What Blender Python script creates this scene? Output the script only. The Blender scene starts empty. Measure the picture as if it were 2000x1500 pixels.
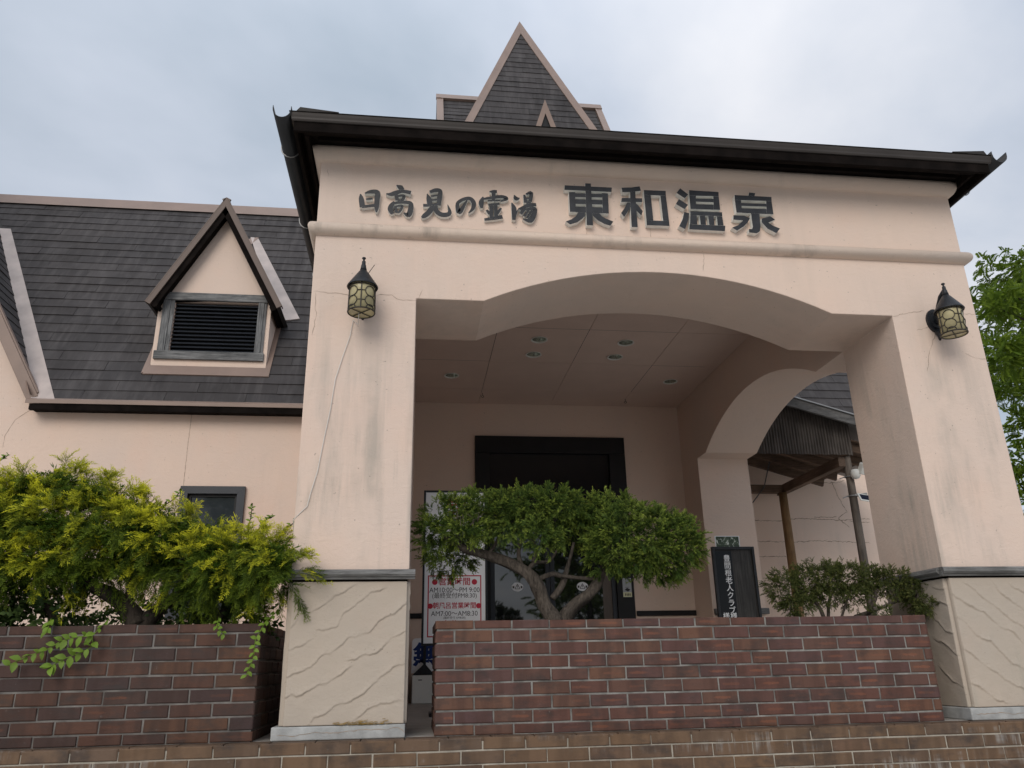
import bpy, bmesh, math, random
import numpy as np
from mathutils import Vector, Matrix, noise

S = bpy.context.scene
COL = S.collection
rng = random.Random(7)
nrg = np.random.default_rng(7)
R = math.radians

# ------------------------------------------------------------------ camera, sky, sun, exposure
cam_d = bpy.data.cameras.new('camera')
cam = bpy.data.objects.new('camera', cam_d)
COL.objects.link(cam)
cam_d.sensor_width = 36.0
cam_d.lens = 27.586
cam_d.clip_start = 0.05
cam_d.clip_end = 4000


def aim(pitch, roll, yaw):
    cy, sy = math.cos(yaw), math.sin(yaw)
    cp, sp = math.cos(pitch), math.sin(pitch)
    f = Vector((sy * cp, cy * cp, sp))
    r0 = Vector((cy, -sy, 0))
    u0 = r0.cross(f)
    r = r0 * math.cos(roll) + u0 * math.sin(roll)
    u = -r0 * math.sin(roll) + u0 * math.cos(roll)
    return Matrix(((r.x, u.x, -f.x), (r.y, u.y, -f.y), (r.z, u.z, -f.z))).to_4x4()


cam.matrix_world = Matrix.Translation((0, 0, 1.55)) @ aim(0.345524512, -0.0196181366, 0.127751434)
S.camera = cam

SUN_EL, SUN_AZ = R(30), R(201)          # azimuth measured clockwise from +Y
sun_dir = Vector((math.sin(SUN_AZ) * math.cos(SUN_EL), math.cos(SUN_AZ) * math.cos(SUN_EL), math.sin(SUN_EL)))
sd = bpy.data.lights.new('sun', 'SUN')
sd.energy = 0.72
sd.angle = R(35)
sd.color = (1.0, 0.93, 0.84)
sun = bpy.data.objects.new('sun', sd)
COL.objects.link(sun)
sun.rotation_euler = (-sun_dir).to_track_quat('-Z', 'Y').to_euler()
sun.location = (-6, -12, 20)

W = bpy.data.worlds.new('World')
S.world = W
W.use_nodes = True
wt = W.node_tree
wt.nodes.clear()


def wn(t, **k):
    n = wt.nodes.new(t)
    for a, b in k.items():
        setattr(n, a, b)
    return n


wl = wt.links.new
out = wn('ShaderNodeOutputWorld')
sky = wn('ShaderNodeTexSky', sky_type='NISHITA', sun_disc=False)
sky.sun_elevation = SUN_EL
sky.sun_rotation = SUN_AZ
sky.air_density = 1.0
sky.dust_density = 2.0
bg_sky = wn('ShaderNodeBackground')
bg_sky.inputs['Strength'].default_value = 0.05
wl(sky.outputs[0], bg_sky.inputs['Color'])
tc = wn('ShaderNodeTexCoord')
sep = wn('ShaderNodeSeparateXYZ')
wl(tc.outputs['Generated'], sep.inputs[0])
zc = wn('ShaderNodeMath', operation='MAXIMUM')
zc.inputs[1].default_value = 0.0
wl(sep.outputs['Z'], zc.inputs[0])
za = wn('ShaderNodeMath', operation='ADD')
za.inputs[1].default_value = 0.22
wl(zc.outputs[0], za.inputs[0])
dv = wn('ShaderNodeVectorMath', operation='DIVIDE')
wl(tc.outputs['Generated'], dv.inputs[0])
cz = wn('ShaderNodeCombineXYZ')
for i in range(3):
    wl(za.outputs[0], cz.inputs[i])
wl(cz.outputs[0], dv.inputs[1])
mp = wn('ShaderNodeMapping')
mp.inputs['Scale'].default_value = (-0.85, 1.25, 0.6)
mp.inputs['Location'].default_value = (11.2, 12.6, 0.0)
wl(dv.outputs[0], mp.inputs[0])
n1 = wn('ShaderNodeTexNoise')
n1.inputs['Scale'].default_value = 0.60
n1.inputs['Detail'].default_value = 7
n1.inputs['Roughness'].default_value = 0.52
n1.inputs['Distortion'].default_value = 0.35
wl(mp.outputs[0], n1.inputs['Vector'])
cr = wn('ShaderNodeValToRGB')
e = cr.color_ramp.elements
e[0].position = 0.40
e[0].color = (0.38, 0.45, 0.53, 1)
e[1].position = 0.62
e[1].color = (0.83, 0.84, 0.88, 1)
m_ = e.new(0.5)
m_.color = (0.58, 0.63, 0.72, 1)
wl(n1.outputs['Fac'], cr.inputs[0])
# overcast luminance rises towards the zenith
zr = wn('ShaderNodeMapRange')
zr.inputs['From Min'].default_value = 0.0
zr.inputs['From Max'].default_value = 1.0
zr.inputs['To Min'].default_value = 0.47
zr.inputs['To Max'].default_value = 1.15
zp = wn('ShaderNodeMath', operation='POWER')
zp.inputs[1].default_value = 5.0
wl(zc.outputs[0], zp.inputs[0])
wl(zp.outputs[0], zr.inputs['Value'])
bg_cl = wn('ShaderNodeBackground')
wl(cr.outputs[0], bg_cl.inputs['Color'])
wl(zr.outputs[0], bg_cl.inputs['Strength'])
mx = wn('ShaderNodeMixShader')
mx.inputs[0].default_value = 0.86
wl(bg_sky.outputs[0], mx.inputs[1])
wl(bg_cl.outputs[0], mx.inputs[2])
wl(mx.outputs[0], out.inputs[0])

S.view_settings.view_transform = 'Standard'
S.view_settings.look = 'None'
S.view_settings.exposure = 1.15
S.view_settings.gamma = 1.0
S.view_settings.use_curve_mapping = False
S.render.engine = 'CYCLES'
S.cycles.max_bounces = 7
S.cycles.diffuse_bounces = 5
S.cycles.glossy_bounces = 3
S.cycles.transmission_bounces = 3
S.cycles.transparent_max_bounces = 6
S.cycles.sample_clamp_indirect = 6.0

# ------------------------------------------------------------------ measurements (metres; eye at z 1.55, porch front at y 4.70)
SIDE_ARCH = [(5.8273, 3.8444), (6.2653, 4.0101), (6.6365, 4.1036), (7.15, 4.1724), (7.7295, 4.178), (8.1291, 4.0192), (8.4674, 3.8726), (8.8556, 3.8687)]
GOTHIC = {'東': [[(1.0007, 4.7422), (1.3429, 4.7444), (1.337, 4.7073), (0.9973, 4.7035)], [(1.1498, 4.768), (1.1907, 4.7686), (1.189, 4.427), (1.1437, 4.4275)], [(1.0292, 4.6883), (1.0734, 4.6911), (1.0711, 4.5288), (1.0292, 4.5284)], [(1.2685, 4.695), (1.3113, 4.6956), (1.3074, 4.5305), (1.2632, 4.5299)], [(1.0642, 4.6824), (1.2771, 4.6894), (1.2762, 4.659), (1.0644, 4.6502)], [(1.0637, 4.6341), (1.2759, 4.6388), (1.2745, 4.6015), (1.0637, 4.595)], [(1.0645, 4.5751), (1.2741, 4.5795), (1.273, 4.5305), (1.0641, 4.5284)], [(1.0877, 4.5298), (1.1377, 4.5307), (1.1361, 4.5009), (1.1159, 4.48), (1.0795, 4.4485), (1.0265, 4.4279), (0.9971, 4.4507), (1.037, 4.4696), (1.0732, 4.4993)], [(1.1931, 4.5339), (1.2395, 4.5306), (1.2575, 4.5078), (1.2829, 4.4914), (1.3362, 4.4696), (1.3128, 4.4338), (1.2715, 4.4463), (1.229, 4.4706), (1.2041, 4.4948), (1.1918, 4.511)]], '和': [[(1.4122, 4.7477), (1.4874, 4.7555), (1.547, 4.7675), (1.5541, 4.731), (1.4846, 4.7165), (1.4168, 4.7102)], [(1.4733, 4.7342), (1.5113, 4.7365), (1.5082, 4.4298), (1.464, 4.4303)], [(1.4092, 4.664), (1.5576, 4.67), (1.5569, 4.6375), (1.4034, 4.6303)], [(1.447, 4.6289), (1.4829, 4.631), (1.4719, 4.6021), (1.4463, 4.5555), (1.4165, 4.5089), (1.3964, 4.5396), (1.4261, 4.5844)], [(1.5009, 4.6321), (1.522, 4.6152), (1.5558, 4.5648), (1.5422, 4.528), (1.5175, 4.5546), (1.5002, 4.5857)], [(1.5766, 4.7406), (1.7383, 4.7435), (1.7365, 4.7023), (1.5752, 4.6996)], [(1.5752, 4.6996), (1.6249, 4.7006), (1.6269, 4.4928), (1.5769, 4.492)], [(1.6957, 4.7029), (1.7365, 4.7023), (1.7417, 4.4953), (1.6987, 4.4959)], [(1.5769, 4.492), (1.7418, 4.4963), (1.7417, 4.4554), (1.5765, 4.4533)]], '温': [[(1.8476, 4.7699), (1.9025, 4.7217), (1.8735, 4.687), (1.8164, 4.7298)], [(1.8299, 4.6793), (1.8922, 4.635), (1.8648, 4.5969), (1.8033, 4.6369)], [(1.859, 4.5743), (1.8963, 4.5663), (1.885, 4.5153), (1.8518, 4.4336), (1.8117, 4.4563), (1.8414, 4.5129)], [(1.9135, 4.7595), (2.1347, 4.7577), (2.1316, 4.7212), (1.9109, 4.714)], [(1.9109, 4.714), (1.9595, 4.7149), (1.9511, 4.6049), (1.909, 4.6025)], [(2.0916, 4.7188), (2.1325, 4.7213), (2.1308, 4.6083), (2.0812, 4.6074)], [(1.9547, 4.694), (2.0913, 4.6992), (2.088, 4.6692), (1.9537, 4.6663)], [(1.9517, 4.6467), (2.0859, 4.6506), (2.083, 4.6075), (1.9493, 4.6048)], [(1.9057, 4.5871), (2.1426, 4.5906), (2.1417, 4.5581), (1.9041, 4.5526)], [(1.9041, 4.5526), (1.9513, 4.5533), (1.9494, 4.4808), (1.8932, 4.4797)], [(1.9732, 4.5535), (2.0134, 4.5548), (2.0127, 4.4803), (1.9729, 4.4811)], [(2.0362, 4.5551), (2.0774, 4.5564), (2.0765, 4.4818), (2.0374, 4.4817)], [(2.1012, 4.5568), (2.1417, 4.5581), (2.1441, 4.4835), (2.0993, 4.482)], [(1.8914, 4.4796), (2.1567, 4.4822), (2.148, 4.4376), (1.8856, 4.4384)]], '泉': [[(2.3677, 4.7669), (2.4124, 4.7644), (2.4043, 4.7378), (2.3577, 4.7392)], [(2.2533, 4.739), (2.5341, 4.7395), (2.5311, 4.7039), (2.2501, 4.6974)], [(2.2501, 4.6974), (2.2967, 4.6981), (2.2931, 4.5932), (2.2504, 4.5917)], [(2.4888, 4.7035), (2.5311, 4.7039), (2.5301, 4.5945), (2.4787, 4.5936)], [(2.292, 4.6752), (2.4885, 4.6806), (2.4852, 4.6556), (2.2908, 4.6504)], [(2.2885, 4.6318), (2.4845, 4.6371), (2.4796, 4.5936), (2.2875, 4.5928)], [(2.3599, 4.595), (2.4246, 4.5925), (2.4178, 4.4844), (2.4094, 4.4487), (2.383, 4.4302), (2.3266, 4.4342), (2.3274, 4.4624), (2.3524, 4.4637), (2.3602, 4.4813)], [(2.2258, 4.571), (2.3089, 4.5716), (2.3479, 4.5515), (2.3248, 4.5147), (2.2932, 4.4826), (2.2382, 4.4445), (2.2044, 4.4677), (2.2529, 4.4905), (2.2927, 4.5301), (2.2214, 4.5342)], [(2.4363, 4.5544), (2.5046, 4.5787), (2.5382, 4.552), (2.4831, 4.5235), (2.5127, 4.5018), (2.5654, 4.4803), (2.5319, 4.4402), (2.4716, 4.4722), (2.4325, 4.5257)]]}
BRUSH = {'日': [[(-0.4136, 4.59, 0.0052), (-0.4065, 4.5541, 0.0221), (-0.3969, 4.4944, 0.0234)], [(-0.3832, 4.6, 0.0065), (-0.346, 4.6129, 0.0195), (-0.3011, 4.6108, 0.0234), (-0.3009, 4.5524, 0.0234), (-0.3014, 4.496, 0.0208), (-0.3012, 4.4559, 0.0065)], [(-0.3743, 4.5536, 0.0065), (-0.3539, 4.5573, 0.0117), (-0.3328, 4.561, 0.0104)], [(-0.3969, 4.4936, 0.0156), (-0.3549, 4.5008, 0.0143), (-0.3142, 4.5097, 0.0156)]], '高': [[(-0.1724, 4.6761, 0.0052), (-0.1454, 4.6597, 0.0247), (-0.1242, 4.6479, 0.0078)], [(-0.2407, 4.6031, 0.0052), (-0.2075, 4.6019, 0.0195), (-0.1733, 4.617, 0.0221), (-0.132, 4.631, 0.0182), (-0.0789, 4.6229, 0.0195)], [(-0.1741, 4.599, 0.0156), (-0.166, 4.5605, 0.0169)], [(-0.1656, 4.5914, 0.0091), (-0.1206, 4.5958, 0.0143), (-0.13, 4.561, 0.013)], [(-0.161, 4.5559, 0.0091), (-0.1266, 4.5612, 0.0091)], [(-0.1849, 4.5448, 0.0104), (-0.2012, 4.518, 0.0208), (-0.2091, 4.4853, 0.0234), (-0.1943, 4.4525, 0.0169)], [(-0.1982, 4.5302, 0.0117), (-0.1365, 4.5444, 0.0143), (-0.0768, 4.5415, 0.0195), (-0.0729, 4.4932, 0.0234), (-0.0869, 4.4475, 0.0234), (-0.1169, 4.4626, 0.0065)], [(-0.1755, 4.5098, 0.0117), (-0.1686, 4.4652, 0.013)], [(-0.17, 4.5101, 0.0078), (-0.1302, 4.5173, 0.0117), (-0.1468, 4.4713, 0.0104), (-0.1686, 4.4652, 0.0091)]], '見': [[(0.0372, 4.6202, 0.0039), (0.0491, 4.5816, 0.0221), (0.0583, 4.5317, 0.0234)], [(0.0579, 4.6379, 0.0143), (0.097, 4.6535, 0.0208), (0.1267, 4.6471, 0.0182), (0.1217, 4.5942, 0.0221), (0.1183, 4.5352, 0.0169)], [(0.0641, 4.6038, 0.0091), (0.1095, 4.6131, 0.0091)], [(0.0681, 4.573, 0.0091), (0.11, 4.5804, 0.0091)], [(0.0151, 4.5291, 0.0156), (0.0583, 4.5317, 0.0143), (0.1168, 4.5449, 0.013)], [(0.0793, 4.5248, 0.0234), (0.0522, 4.4779, 0.0247), (0.0216, 4.4464, 0.0221), (0.0059, 4.4335, 0.0117)], [(0.0931, 4.5394, 0.0208), (0.1021, 4.4913, 0.0221), (0.1373, 4.4635, 0.0234), (0.1812, 4.4676, 0.0221), (0.1929, 4.4925, 0.0156), (0.1784, 4.5445, 0.0026)]], 'の': [[(0.3107, 4.5826, 0.0065), (0.2861, 4.5345, 0.0156), (0.2588, 4.4882, 0.0234), (0.246, 4.524, 0.0182), (0.2486, 4.5609, 0.0156), (0.2859, 4.591, 0.0169), (0.3319, 4.6003, 0.0182), (0.3574, 4.5674, 0.0208), (0.3517, 4.5221, 0.0169), (0.3234, 4.4855, 0.0052)]], '霊': [[(0.469, 4.6633, 0.0065), (0.4963, 4.6667, 0.0169), (0.5164, 4.6679, 0.0156)], [(0.4962, 4.6625, 0.0195), (0.4941, 4.592, 0.013)], [(0.423, 4.619, 0.0065), (0.4099, 4.5746, 0.0234), (0.4125, 4.5313, 0.0117)], [(0.4172, 4.6022, 0.0091), (0.4815, 4.6176, 0.0156), (0.5532, 4.6303, 0.0169), (0.5874, 4.6158, 0.0169), (0.5469, 4.5919, 0.0065)], [(0.457, 4.5914, 0.0078), (0.4827, 4.5946, 0.0091)], [(0.5098, 4.5962, 0.0091), (0.5399, 4.5997, 0.0078)], [(0.461, 4.5604, 0.0104), (0.5345, 4.573, 0.0117)], [(0.4781, 4.5663, 0.0169), (0.4799, 4.4522, 0.0169)], [(0.5095, 4.5682, 0.0169), (0.5125, 4.4573, 0.0169)], [(0.4493, 4.5172, 0.0117), (0.4675, 4.4905, 0.0156)], [(0.5476, 4.5393, 0.0091), (0.5215, 4.4993, 0.0156)], [(0.4346, 4.4432, 0.013), (0.4941, 4.4563, 0.0182), (0.5524, 4.471, 0.0195)]], '湯': [[(0.6412, 4.6473, 0.0039), (0.6536, 4.6198, 0.0221), (0.6789, 4.6246, 0.0039)], [(0.6227, 4.5832, 0.0052), (0.6376, 4.5347, 0.0234), (0.6345, 4.4512, 0.0156)], [(0.6377, 4.4693, 0.0117), (0.6721, 4.5449, 0.0033)], [(0.7121, 4.6533, 0.0091), (0.7215, 4.5957, 0.0182)], [(0.7282, 4.661, 0.0104), (0.7618, 4.6731, 0.0182), (0.7528, 4.6058, 0.0156)], [(0.7273, 4.6259, 0.0078), (0.7564, 4.6327, 0.0078)], [(0.725, 4.5926, 0.0117), (0.7541, 4.6009, 0.0104)], [(0.6777, 4.5387, 0.013), (0.7389, 4.5719, 0.0195), (0.7911, 4.5816, 0.0169)], [(0.7109, 4.5455, 0.0169), (0.6856, 4.503, 0.0143)], [(0.7251, 4.5381, 0.0117), (0.7816, 4.5497, 0.0195), (0.7773, 4.5017, 0.0221), (0.7487, 4.4511, 0.0234), (0.6989, 4.463, 0.0052)], [(0.7408, 4.5325, 0.0091), (0.7095, 4.4848, 0.0117)], [(0.7645, 4.5338, 0.0091), (0.7306, 4.4729, 0.0104)]]}
RIDGE_L = [[(-0.559, 1.8622), (-0.5033, 1.8828), (-0.4352, 1.9459), (-0.3715, 1.9704), (-0.3083, 2.0167)], [(-0.7048, 1.7771), (-0.6792, 1.763), (-0.6398, 1.8004), (-0.6215, 1.8419)], [(-0.7075, 1.6779), (-0.6639, 1.6535), (-0.6027, 1.6763), (-0.5324, 1.7266)], [(-0.5273, 1.7561), (-0.4746, 1.7637), (-0.4114, 1.7767), (-0.3862, 1.8393), (-0.3101, 1.9021), (-0.2327, 1.9585), (-0.1459, 1.9867)], [(-0.7059, 1.527), (-0.6705, 1.5131), (-0.6135, 1.5352), (-0.5464, 1.5673), (-0.4803, 1.6268), (-0.4388, 1.6363), (-0.3441, 1.717), (-0.3155, 1.7166), (-0.2241, 1.7534), (-0.1759, 1.8088), (-0.1045, 1.8432), (-0.0258, 1.903)], [(-0.7102, 1.409), (-0.6792, 1.405), (-0.6397, 1.4237), (-0.6081, 1.4132), (-0.512, 1.4669), (-0.4571, 1.4757), (-0.3766, 1.5306), (-0.3257, 1.5633)], [(-0.3556, 1.5976), (-0.3097, 1.5968), (-0.2614, 1.6231), (-0.1836, 1.6355), (-0.1004, 1.7169), (-0.0254, 1.7508)], [(-0.5366, 1.2694), (-0.5018, 1.3102), (-0.4482, 1.3282), (-0.4022, 1.366), (-0.3474, 1.3746), (-0.2387, 1.4313), (-0.1644, 1.5064), (-0.0951, 1.5556), (-0.0242, 1.5747)], [(-0.3014, 1.2857), (-0.2413, 1.3329), (-0.1592, 1.3702), (-0.0261, 1.3835)]]
RIDGE_R = [[(3.3364, 1.9502), (3.3673, 1.9035), (3.4497, 1.8564), (3.537, 1.8095), (3.6255, 1.7261), (3.7094, 1.6887), (3.755, 1.6247)], [(3.4406, 1.9963), (3.5131, 1.9489), (3.5437, 1.9019), (3.6506, 1.8267), (3.7073, 1.7617), (3.7811, 1.7241), (3.918, 1.6494)], [(3.6369, 2.0045), (3.668, 1.9383), (3.7379, 1.8816), (3.8075, 1.8251), (3.9404, 1.7313)], [(3.3289, 1.8026), (3.3953, 1.7563), (3.4581, 1.6741), (3.5414, 1.6369), (3.5895, 1.5825), (3.6533, 1.5104), (3.7167, 1.4784), (3.8476, 1.3924)], [(3.3327, 1.6178), (3.4263, 1.5409), (3.4945, 1.4869), (3.5882, 1.4152), (3.6871, 1.3653), (3.7757, 1.3158)], [(3.3354, 1.4116), (3.4249, 1.3666), (3.5001, 1.3049), (3.5646, 1.2821)], [(3.7385, 2.0086), (3.77, 1.9658), (3.8344, 1.9276), (3.9758, 1.8607)]]
RIDGE_S = [[(4.8345, 1.974), (4.7761, 1.9591), (4.6969, 1.966)], [(4.8616, 1.8901), (4.7862, 1.8796), (4.7144, 1.8649)], [(4.9043, 1.8072), (4.8414, 1.7565), (4.7834, 1.6983), (4.7082, 1.6998)], [(4.9335, 1.6667), (4.8067, 1.6259), (4.7472, 1.5794), (4.6936, 1.5431)], [(4.9243, 1.4996), (4.8167, 1.4101), (4.6977, 1.3773)]]
GOLD = [(-2.189, 5.05, 2.659, 0.164, 0.094), (-2.302, 5.0, 2.584, 0.179, 0.099), (-2.526, 5.0, 2.551, 0.245, 0.098), (-1.979, 5.0, 2.576, 0.212, 0.106), (-1.758, 5.0, 2.483, 0.205, 0.081), (-1.525, 5.0, 2.403, 0.199, 0.075), (-1.297, 4.95, 2.346, 0.136, 0.062), (-2.305, 4.9, 2.366, 0.254, 0.155), (-1.99, 4.9, 2.337, 0.255, 0.156), (-1.701, 4.9, 2.307, 0.257, 0.139), (-1.443, 4.88, 2.25, 0.199, 0.115), (-2.576, 4.9, 2.336, 0.266, 0.171), (-2.28, 4.88, 2.13, 0.248, 0.152), (-2.013, 4.9, 2.131, 0.236, 0.136), (-1.753, 4.95, 2.156, 0.211, 0.108), (-1.492, 4.95, 2.141, 0.182, 0.103), (-2.556, 4.9, 2.105, 0.262, 0.169), (-2.865, 4.95, 2.285, 0.295, 0.251), (-1.133, 4.85, 2.216, 0.199, 0.096), (-0.939, 4.85, 2.227, 0.188, 0.085), (-0.775, 4.68, 2.169, 0.129, 0.094), (-1.139, 4.82, 2.118, 0.208, 0.125), (-0.904, 4.8, 2.1, 0.214, 0.131), (-0.748, 4.64, 2.089, 0.121, 0.098), (-1.248, 4.9, 2.025, 0.15, 0.066), (-0.96, 4.85, 1.989, 0.173, 0.06)]
GREEN_INNER = [(0.506, 5.15, 2.273, 0.2, 0.087), (0.306, 5.15, 2.199, 0.165, 0.086), (0.948, 5.15, 2.32, 0.186, 0.095), (0.708, 5.15, 2.296, 0.168, 0.081), (1.342, 5.05, 2.134, 0.165, 0.086)]
GREEN = [(0.203, 4.95, 2.418, 0.155, 0.116), (0.404, 4.92, 2.471, 0.187, 0.097), (0.637, 4.95, 2.504, 0.196, 0.092), (0.869, 4.95, 2.512, 0.204, 0.092), (1.063, 5.0, 2.489, 0.167, 0.087), (1.387, 4.86, 2.302, 0.285, 0.188), (1.597, 4.9, 2.269, 0.19, 0.19), (0.789, 4.8, 2.305, 0.107, 0.082), (1.222, 4.88, 2.225, 0.122, 0.148), (1.707, 4.92, 2.285, 0.112, 0.145), (0.256, 5.14, 2.23, 0.158, 0.099), (0.127, 4.92, 2.323, 0.089, 0.095), (1.301, 5.0, 2.483, 0.194, 0.087), (0.547, 5.05, 2.423, 0.199, 0.086), (1.014, 5.12, 2.402, 0.203, 0.088), (0.301, 4.82, 2.339, 0.119, 0.069), (1.511, 4.93, 2.135, 0.169, 0.078), (0.62, 4.84, 2.361, 0.095, 0.057)]
SHRUB = [(2.412, 5.0, 1.993, 0.127, 0.113), (2.453, 4.95, 1.886, 0.092, 0.052), (2.647, 5.0, 2.073, 0.162, 0.081), (2.83, 5.0, 2.055, 0.135, 0.101), (2.874, 5.0, 1.94, 0.087, 0.067), (3.148, 5.0, 2.02, 0.163, 0.088), (3.28, 4.95, 1.933, 0.094, 0.074), (3.289, 4.9, 1.855, 0.046, 0.04), (2.95, 4.85, 1.827, 0.045, 0.029), (3.041, 5.05, 2.066, 0.12, 0.069), (2.596, 5.05, 1.996, 0.101, 0.081), (2.707, 5.0, 1.958, 0.087, 0.054)]
GREEN_BR = [[(0.879, 4.97, 1.781, 0.0524), (0.819, 4.97, 1.909, 0.0462), (0.759, 4.97, 2.033, 0.0431), (0.68, 4.97, 2.112, 0.0339), (0.536, 4.97, 2.185, 0.0308), (0.391, 4.97, 2.229, 0.0262), (0.279, 4.97, 2.261, 0.0216), (0.182, 4.97, 2.334, 0.0123)], [(0.911, 4.97, 1.781, 0.0462), (0.996, 4.97, 1.892, 0.037), (1.097, 4.97, 1.969, 0.0339), (1.167, 4.97, 2.046, 0.0293), (1.222, 4.97, 2.141, 0.0262), (1.328, 4.97, 2.221, 0.02), (1.45, 4.97, 2.286, 0.0123)], [(0.743, 4.97, 2.04, 0.0185), (0.858, 4.97, 2.089, 0.0154), (0.922, 4.97, 2.079, 0.0139), (1.069, 4.97, 2.063, 0.0139), (1.185, 4.97, 2.068, 0.0123)], [(0.686, 4.97, 2.115, 0.0169), (0.656, 4.97, 2.206, 0.0139), (0.678, 4.97, 2.319, 0.0108)], [(0.706, 4.97, 2.108, 0.0154), (0.762, 4.97, 2.159, 0.0123), (0.861, 4.97, 2.177, 0.0092), (0.913, 4.97, 2.254, 0.0077)], [(0.746, 4.97, 2.165, 0.0108), (0.774, 4.97, 2.238, 0.0077), (0.75, 4.97, 2.319, 0.0062)], [(0.456, 4.97, 2.207, 0.0123), (0.504, 4.97, 2.261, 0.0108), (0.571, 4.97, 2.383, 0.0077)], [(0.868, 4.97, 1.94, 0.0216), (0.937, 4.97, 2.032, 0.0169), (0.975, 4.97, 2.158, 0.0123), (1.014, 4.97, 2.286, 0.0092)], [(0.311, 4.97, 2.255, 0.0139), (0.262, 4.97, 2.383, 0.0108), (0.31, 4.97, 2.48, 0.0077), (0.392, 4.97, 2.497, 0.0062)]]
SHRUB_BR = [[(2.65, 5.0, 1.782, 0.0139), (2.626, 5.0, 1.894, 0.0124), (2.545, 5.0, 1.943, 0.0093), (2.465, 5.0, 1.992, 0.0062)], [(2.679, 5.0, 1.791, 0.0108), (2.708, 5.0, 1.926, 0.0093), (2.794, 5.0, 2.055, 0.0062)], [(2.924, 5.0, 1.779, 0.0155), (2.977, 5.0, 1.875, 0.0139), (3.02, 5.0, 1.955, 0.0108), (2.974, 5.0, 2.054, 0.0077)], [(2.859, 5.0, 1.812, 0.0124), (3.009, 5.0, 1.858, 0.0124), (3.162, 5.0, 1.905, 0.0093), (3.353, 5.0, 1.953, 0.0077)], [(2.749, 5.0, 1.791, 0.0093), (2.802, 5.0, 1.892, 0.0077), (2.872, 5.0, 1.989, 0.0062)], [(3.162, 5.0, 1.905, 0.0077), (3.13, 5.0, 2.02, 0.0062)]]
GOLD_BR = [[(-1.576, 4.98, 1.804, 0.0648), (-1.641, 4.98, 1.905, 0.0525), (-1.753, 4.98, 1.993, 0.0401), (-1.951, 4.98, 2.081, 0.0309), (-2.169, 4.98, 2.2, 0.0216)], [(-1.556, 4.98, 1.804, 0.0617), (-1.47, 4.98, 1.903, 0.0401), (-1.364, 4.98, 1.975, 0.0309), (-1.168, 4.98, 2.047, 0.0232), (-0.939, 4.98, 2.136, 0.0154)], [(-1.641, 4.98, 1.905, 0.0278), (-1.651, 4.98, 2.08, 0.0247), (-1.724, 4.98, 2.289, 0.0154)], [(-1.47, 4.98, 1.903, 0.0216), (-1.409, 4.98, 2.108, 0.0185), (-1.253, 4.98, 2.289, 0.0123)], [(-1.991, 4.98, 1.81, 0.0278), (-2.095, 4.98, 1.938, 0.0247), (-2.255, 4.98, 2.054, 0.0185)], [(-1.141, 4.98, 1.799, 0.0247), (-1.094, 4.98, 1.899, 0.0216), (-0.988, 4.98, 2.016, 0.0154)]]
VINES = [[(-1.658, 4.66, 1.817), (-1.687, 4.66, 1.751), (-1.776, 4.66, 1.739), (-1.851, 4.66, 1.722), (-1.92, 4.66, 1.677), (-1.992, 4.66, 1.652), (-2.084, 4.66, 1.603)], [(-1.742, 4.655, 1.778), (-1.677, 4.655, 1.693), (-1.736, 4.655, 1.661), (-1.809, 4.655, 1.636), (-1.868, 4.655, 1.604), (-1.882, 4.655, 1.587)], [(-0.747, 4.66, 1.86), (-0.798, 4.66, 1.806), (-0.844, 4.66, 1.713), (-0.849, 4.66, 1.62), (-0.881, 4.66, 1.524)], [(-1.954, 4.65, 1.82), (-1.919, 4.65, 1.767)], [(-1.072, 4.66, 1.818), (-1.054, 4.66, 1.782), (-1.01, 4.66, 1.742)]]
SPRIGS = [[(-1.03, 5.05, 2.331), (-1.011, 5.05, 2.457), (-1.009, 5.05, 2.538)], [(-0.829, 4.95, 2.315), (-0.729, 4.95, 2.409), (-0.665, 4.95, 2.498)], [(-0.962, 5.0, 2.354), (-0.908, 5.0, 2.433), (-0.863, 5.0, 2.455)], [(-0.758, 4.9, 2.277), (-0.674, 4.9, 2.369), (-0.617, 4.9, 2.432)], [(-1.626, 5.15, 2.506), (-1.513, 5.15, 2.588), (-1.474, 5.15, 2.647)], [(-2.728, 5.2, 2.802), (-2.614, 5.2, 2.837), (-2.567, 5.2, 2.878)]]
CABLE = [(-0.418, 4.69, 3.664), (-0.432, 4.69, 3.556), (-0.474, 4.69, 3.397), (-0.508, 4.69, 3.258), (-0.527, 4.69, 3.056), (-0.555, 4.69, 2.86), (-0.579, 4.69, 2.67), (-0.612, 4.69, 2.53), (-0.625, 4.69, 2.46)]
CRACK_F = [[(-0.6827, 3.8647), (-0.591, 3.8538), (-0.4929, 3.8505), (-0.4268, 3.8385)], [(-0.2728, 3.856), (-0.1799, 3.8524), (-0.1458, 3.8241), (-0.0626, 3.82), (-0.0226, 3.8216)], [(-0.6692, 3.8579), (-0.6566, 3.7125), (-0.6592, 3.6048), (-0.6747, 3.5511)], [(3.3244, 3.8322), (3.439, 3.8604), (3.5854, 3.8861)], [(3.8843, 3.8773), (3.975, 3.8726)], [(3.657, 3.8166), (3.6231, 3.6965), (3.5506, 3.5577), (3.5103, 3.4225)], [(3.4904, 3.7313), (3.5927, 3.7546)], [(-0.0226, 3.8216), (0.0098, 3.8677), (0.0157, 3.9054)], [(3.8241, 3.5661), (3.8937, 3.5293), (3.9904, 3.5244)], [(-0.6475, 4.7987), (-0.6404, 4.737)], [(1.1505, 4.4525), (1.1479, 4.3298)], [(1.6148, 4.4781), (1.6086, 4.3537)], [(1.9892, 4.2705), (1.9704, 4.1277)]]
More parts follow.
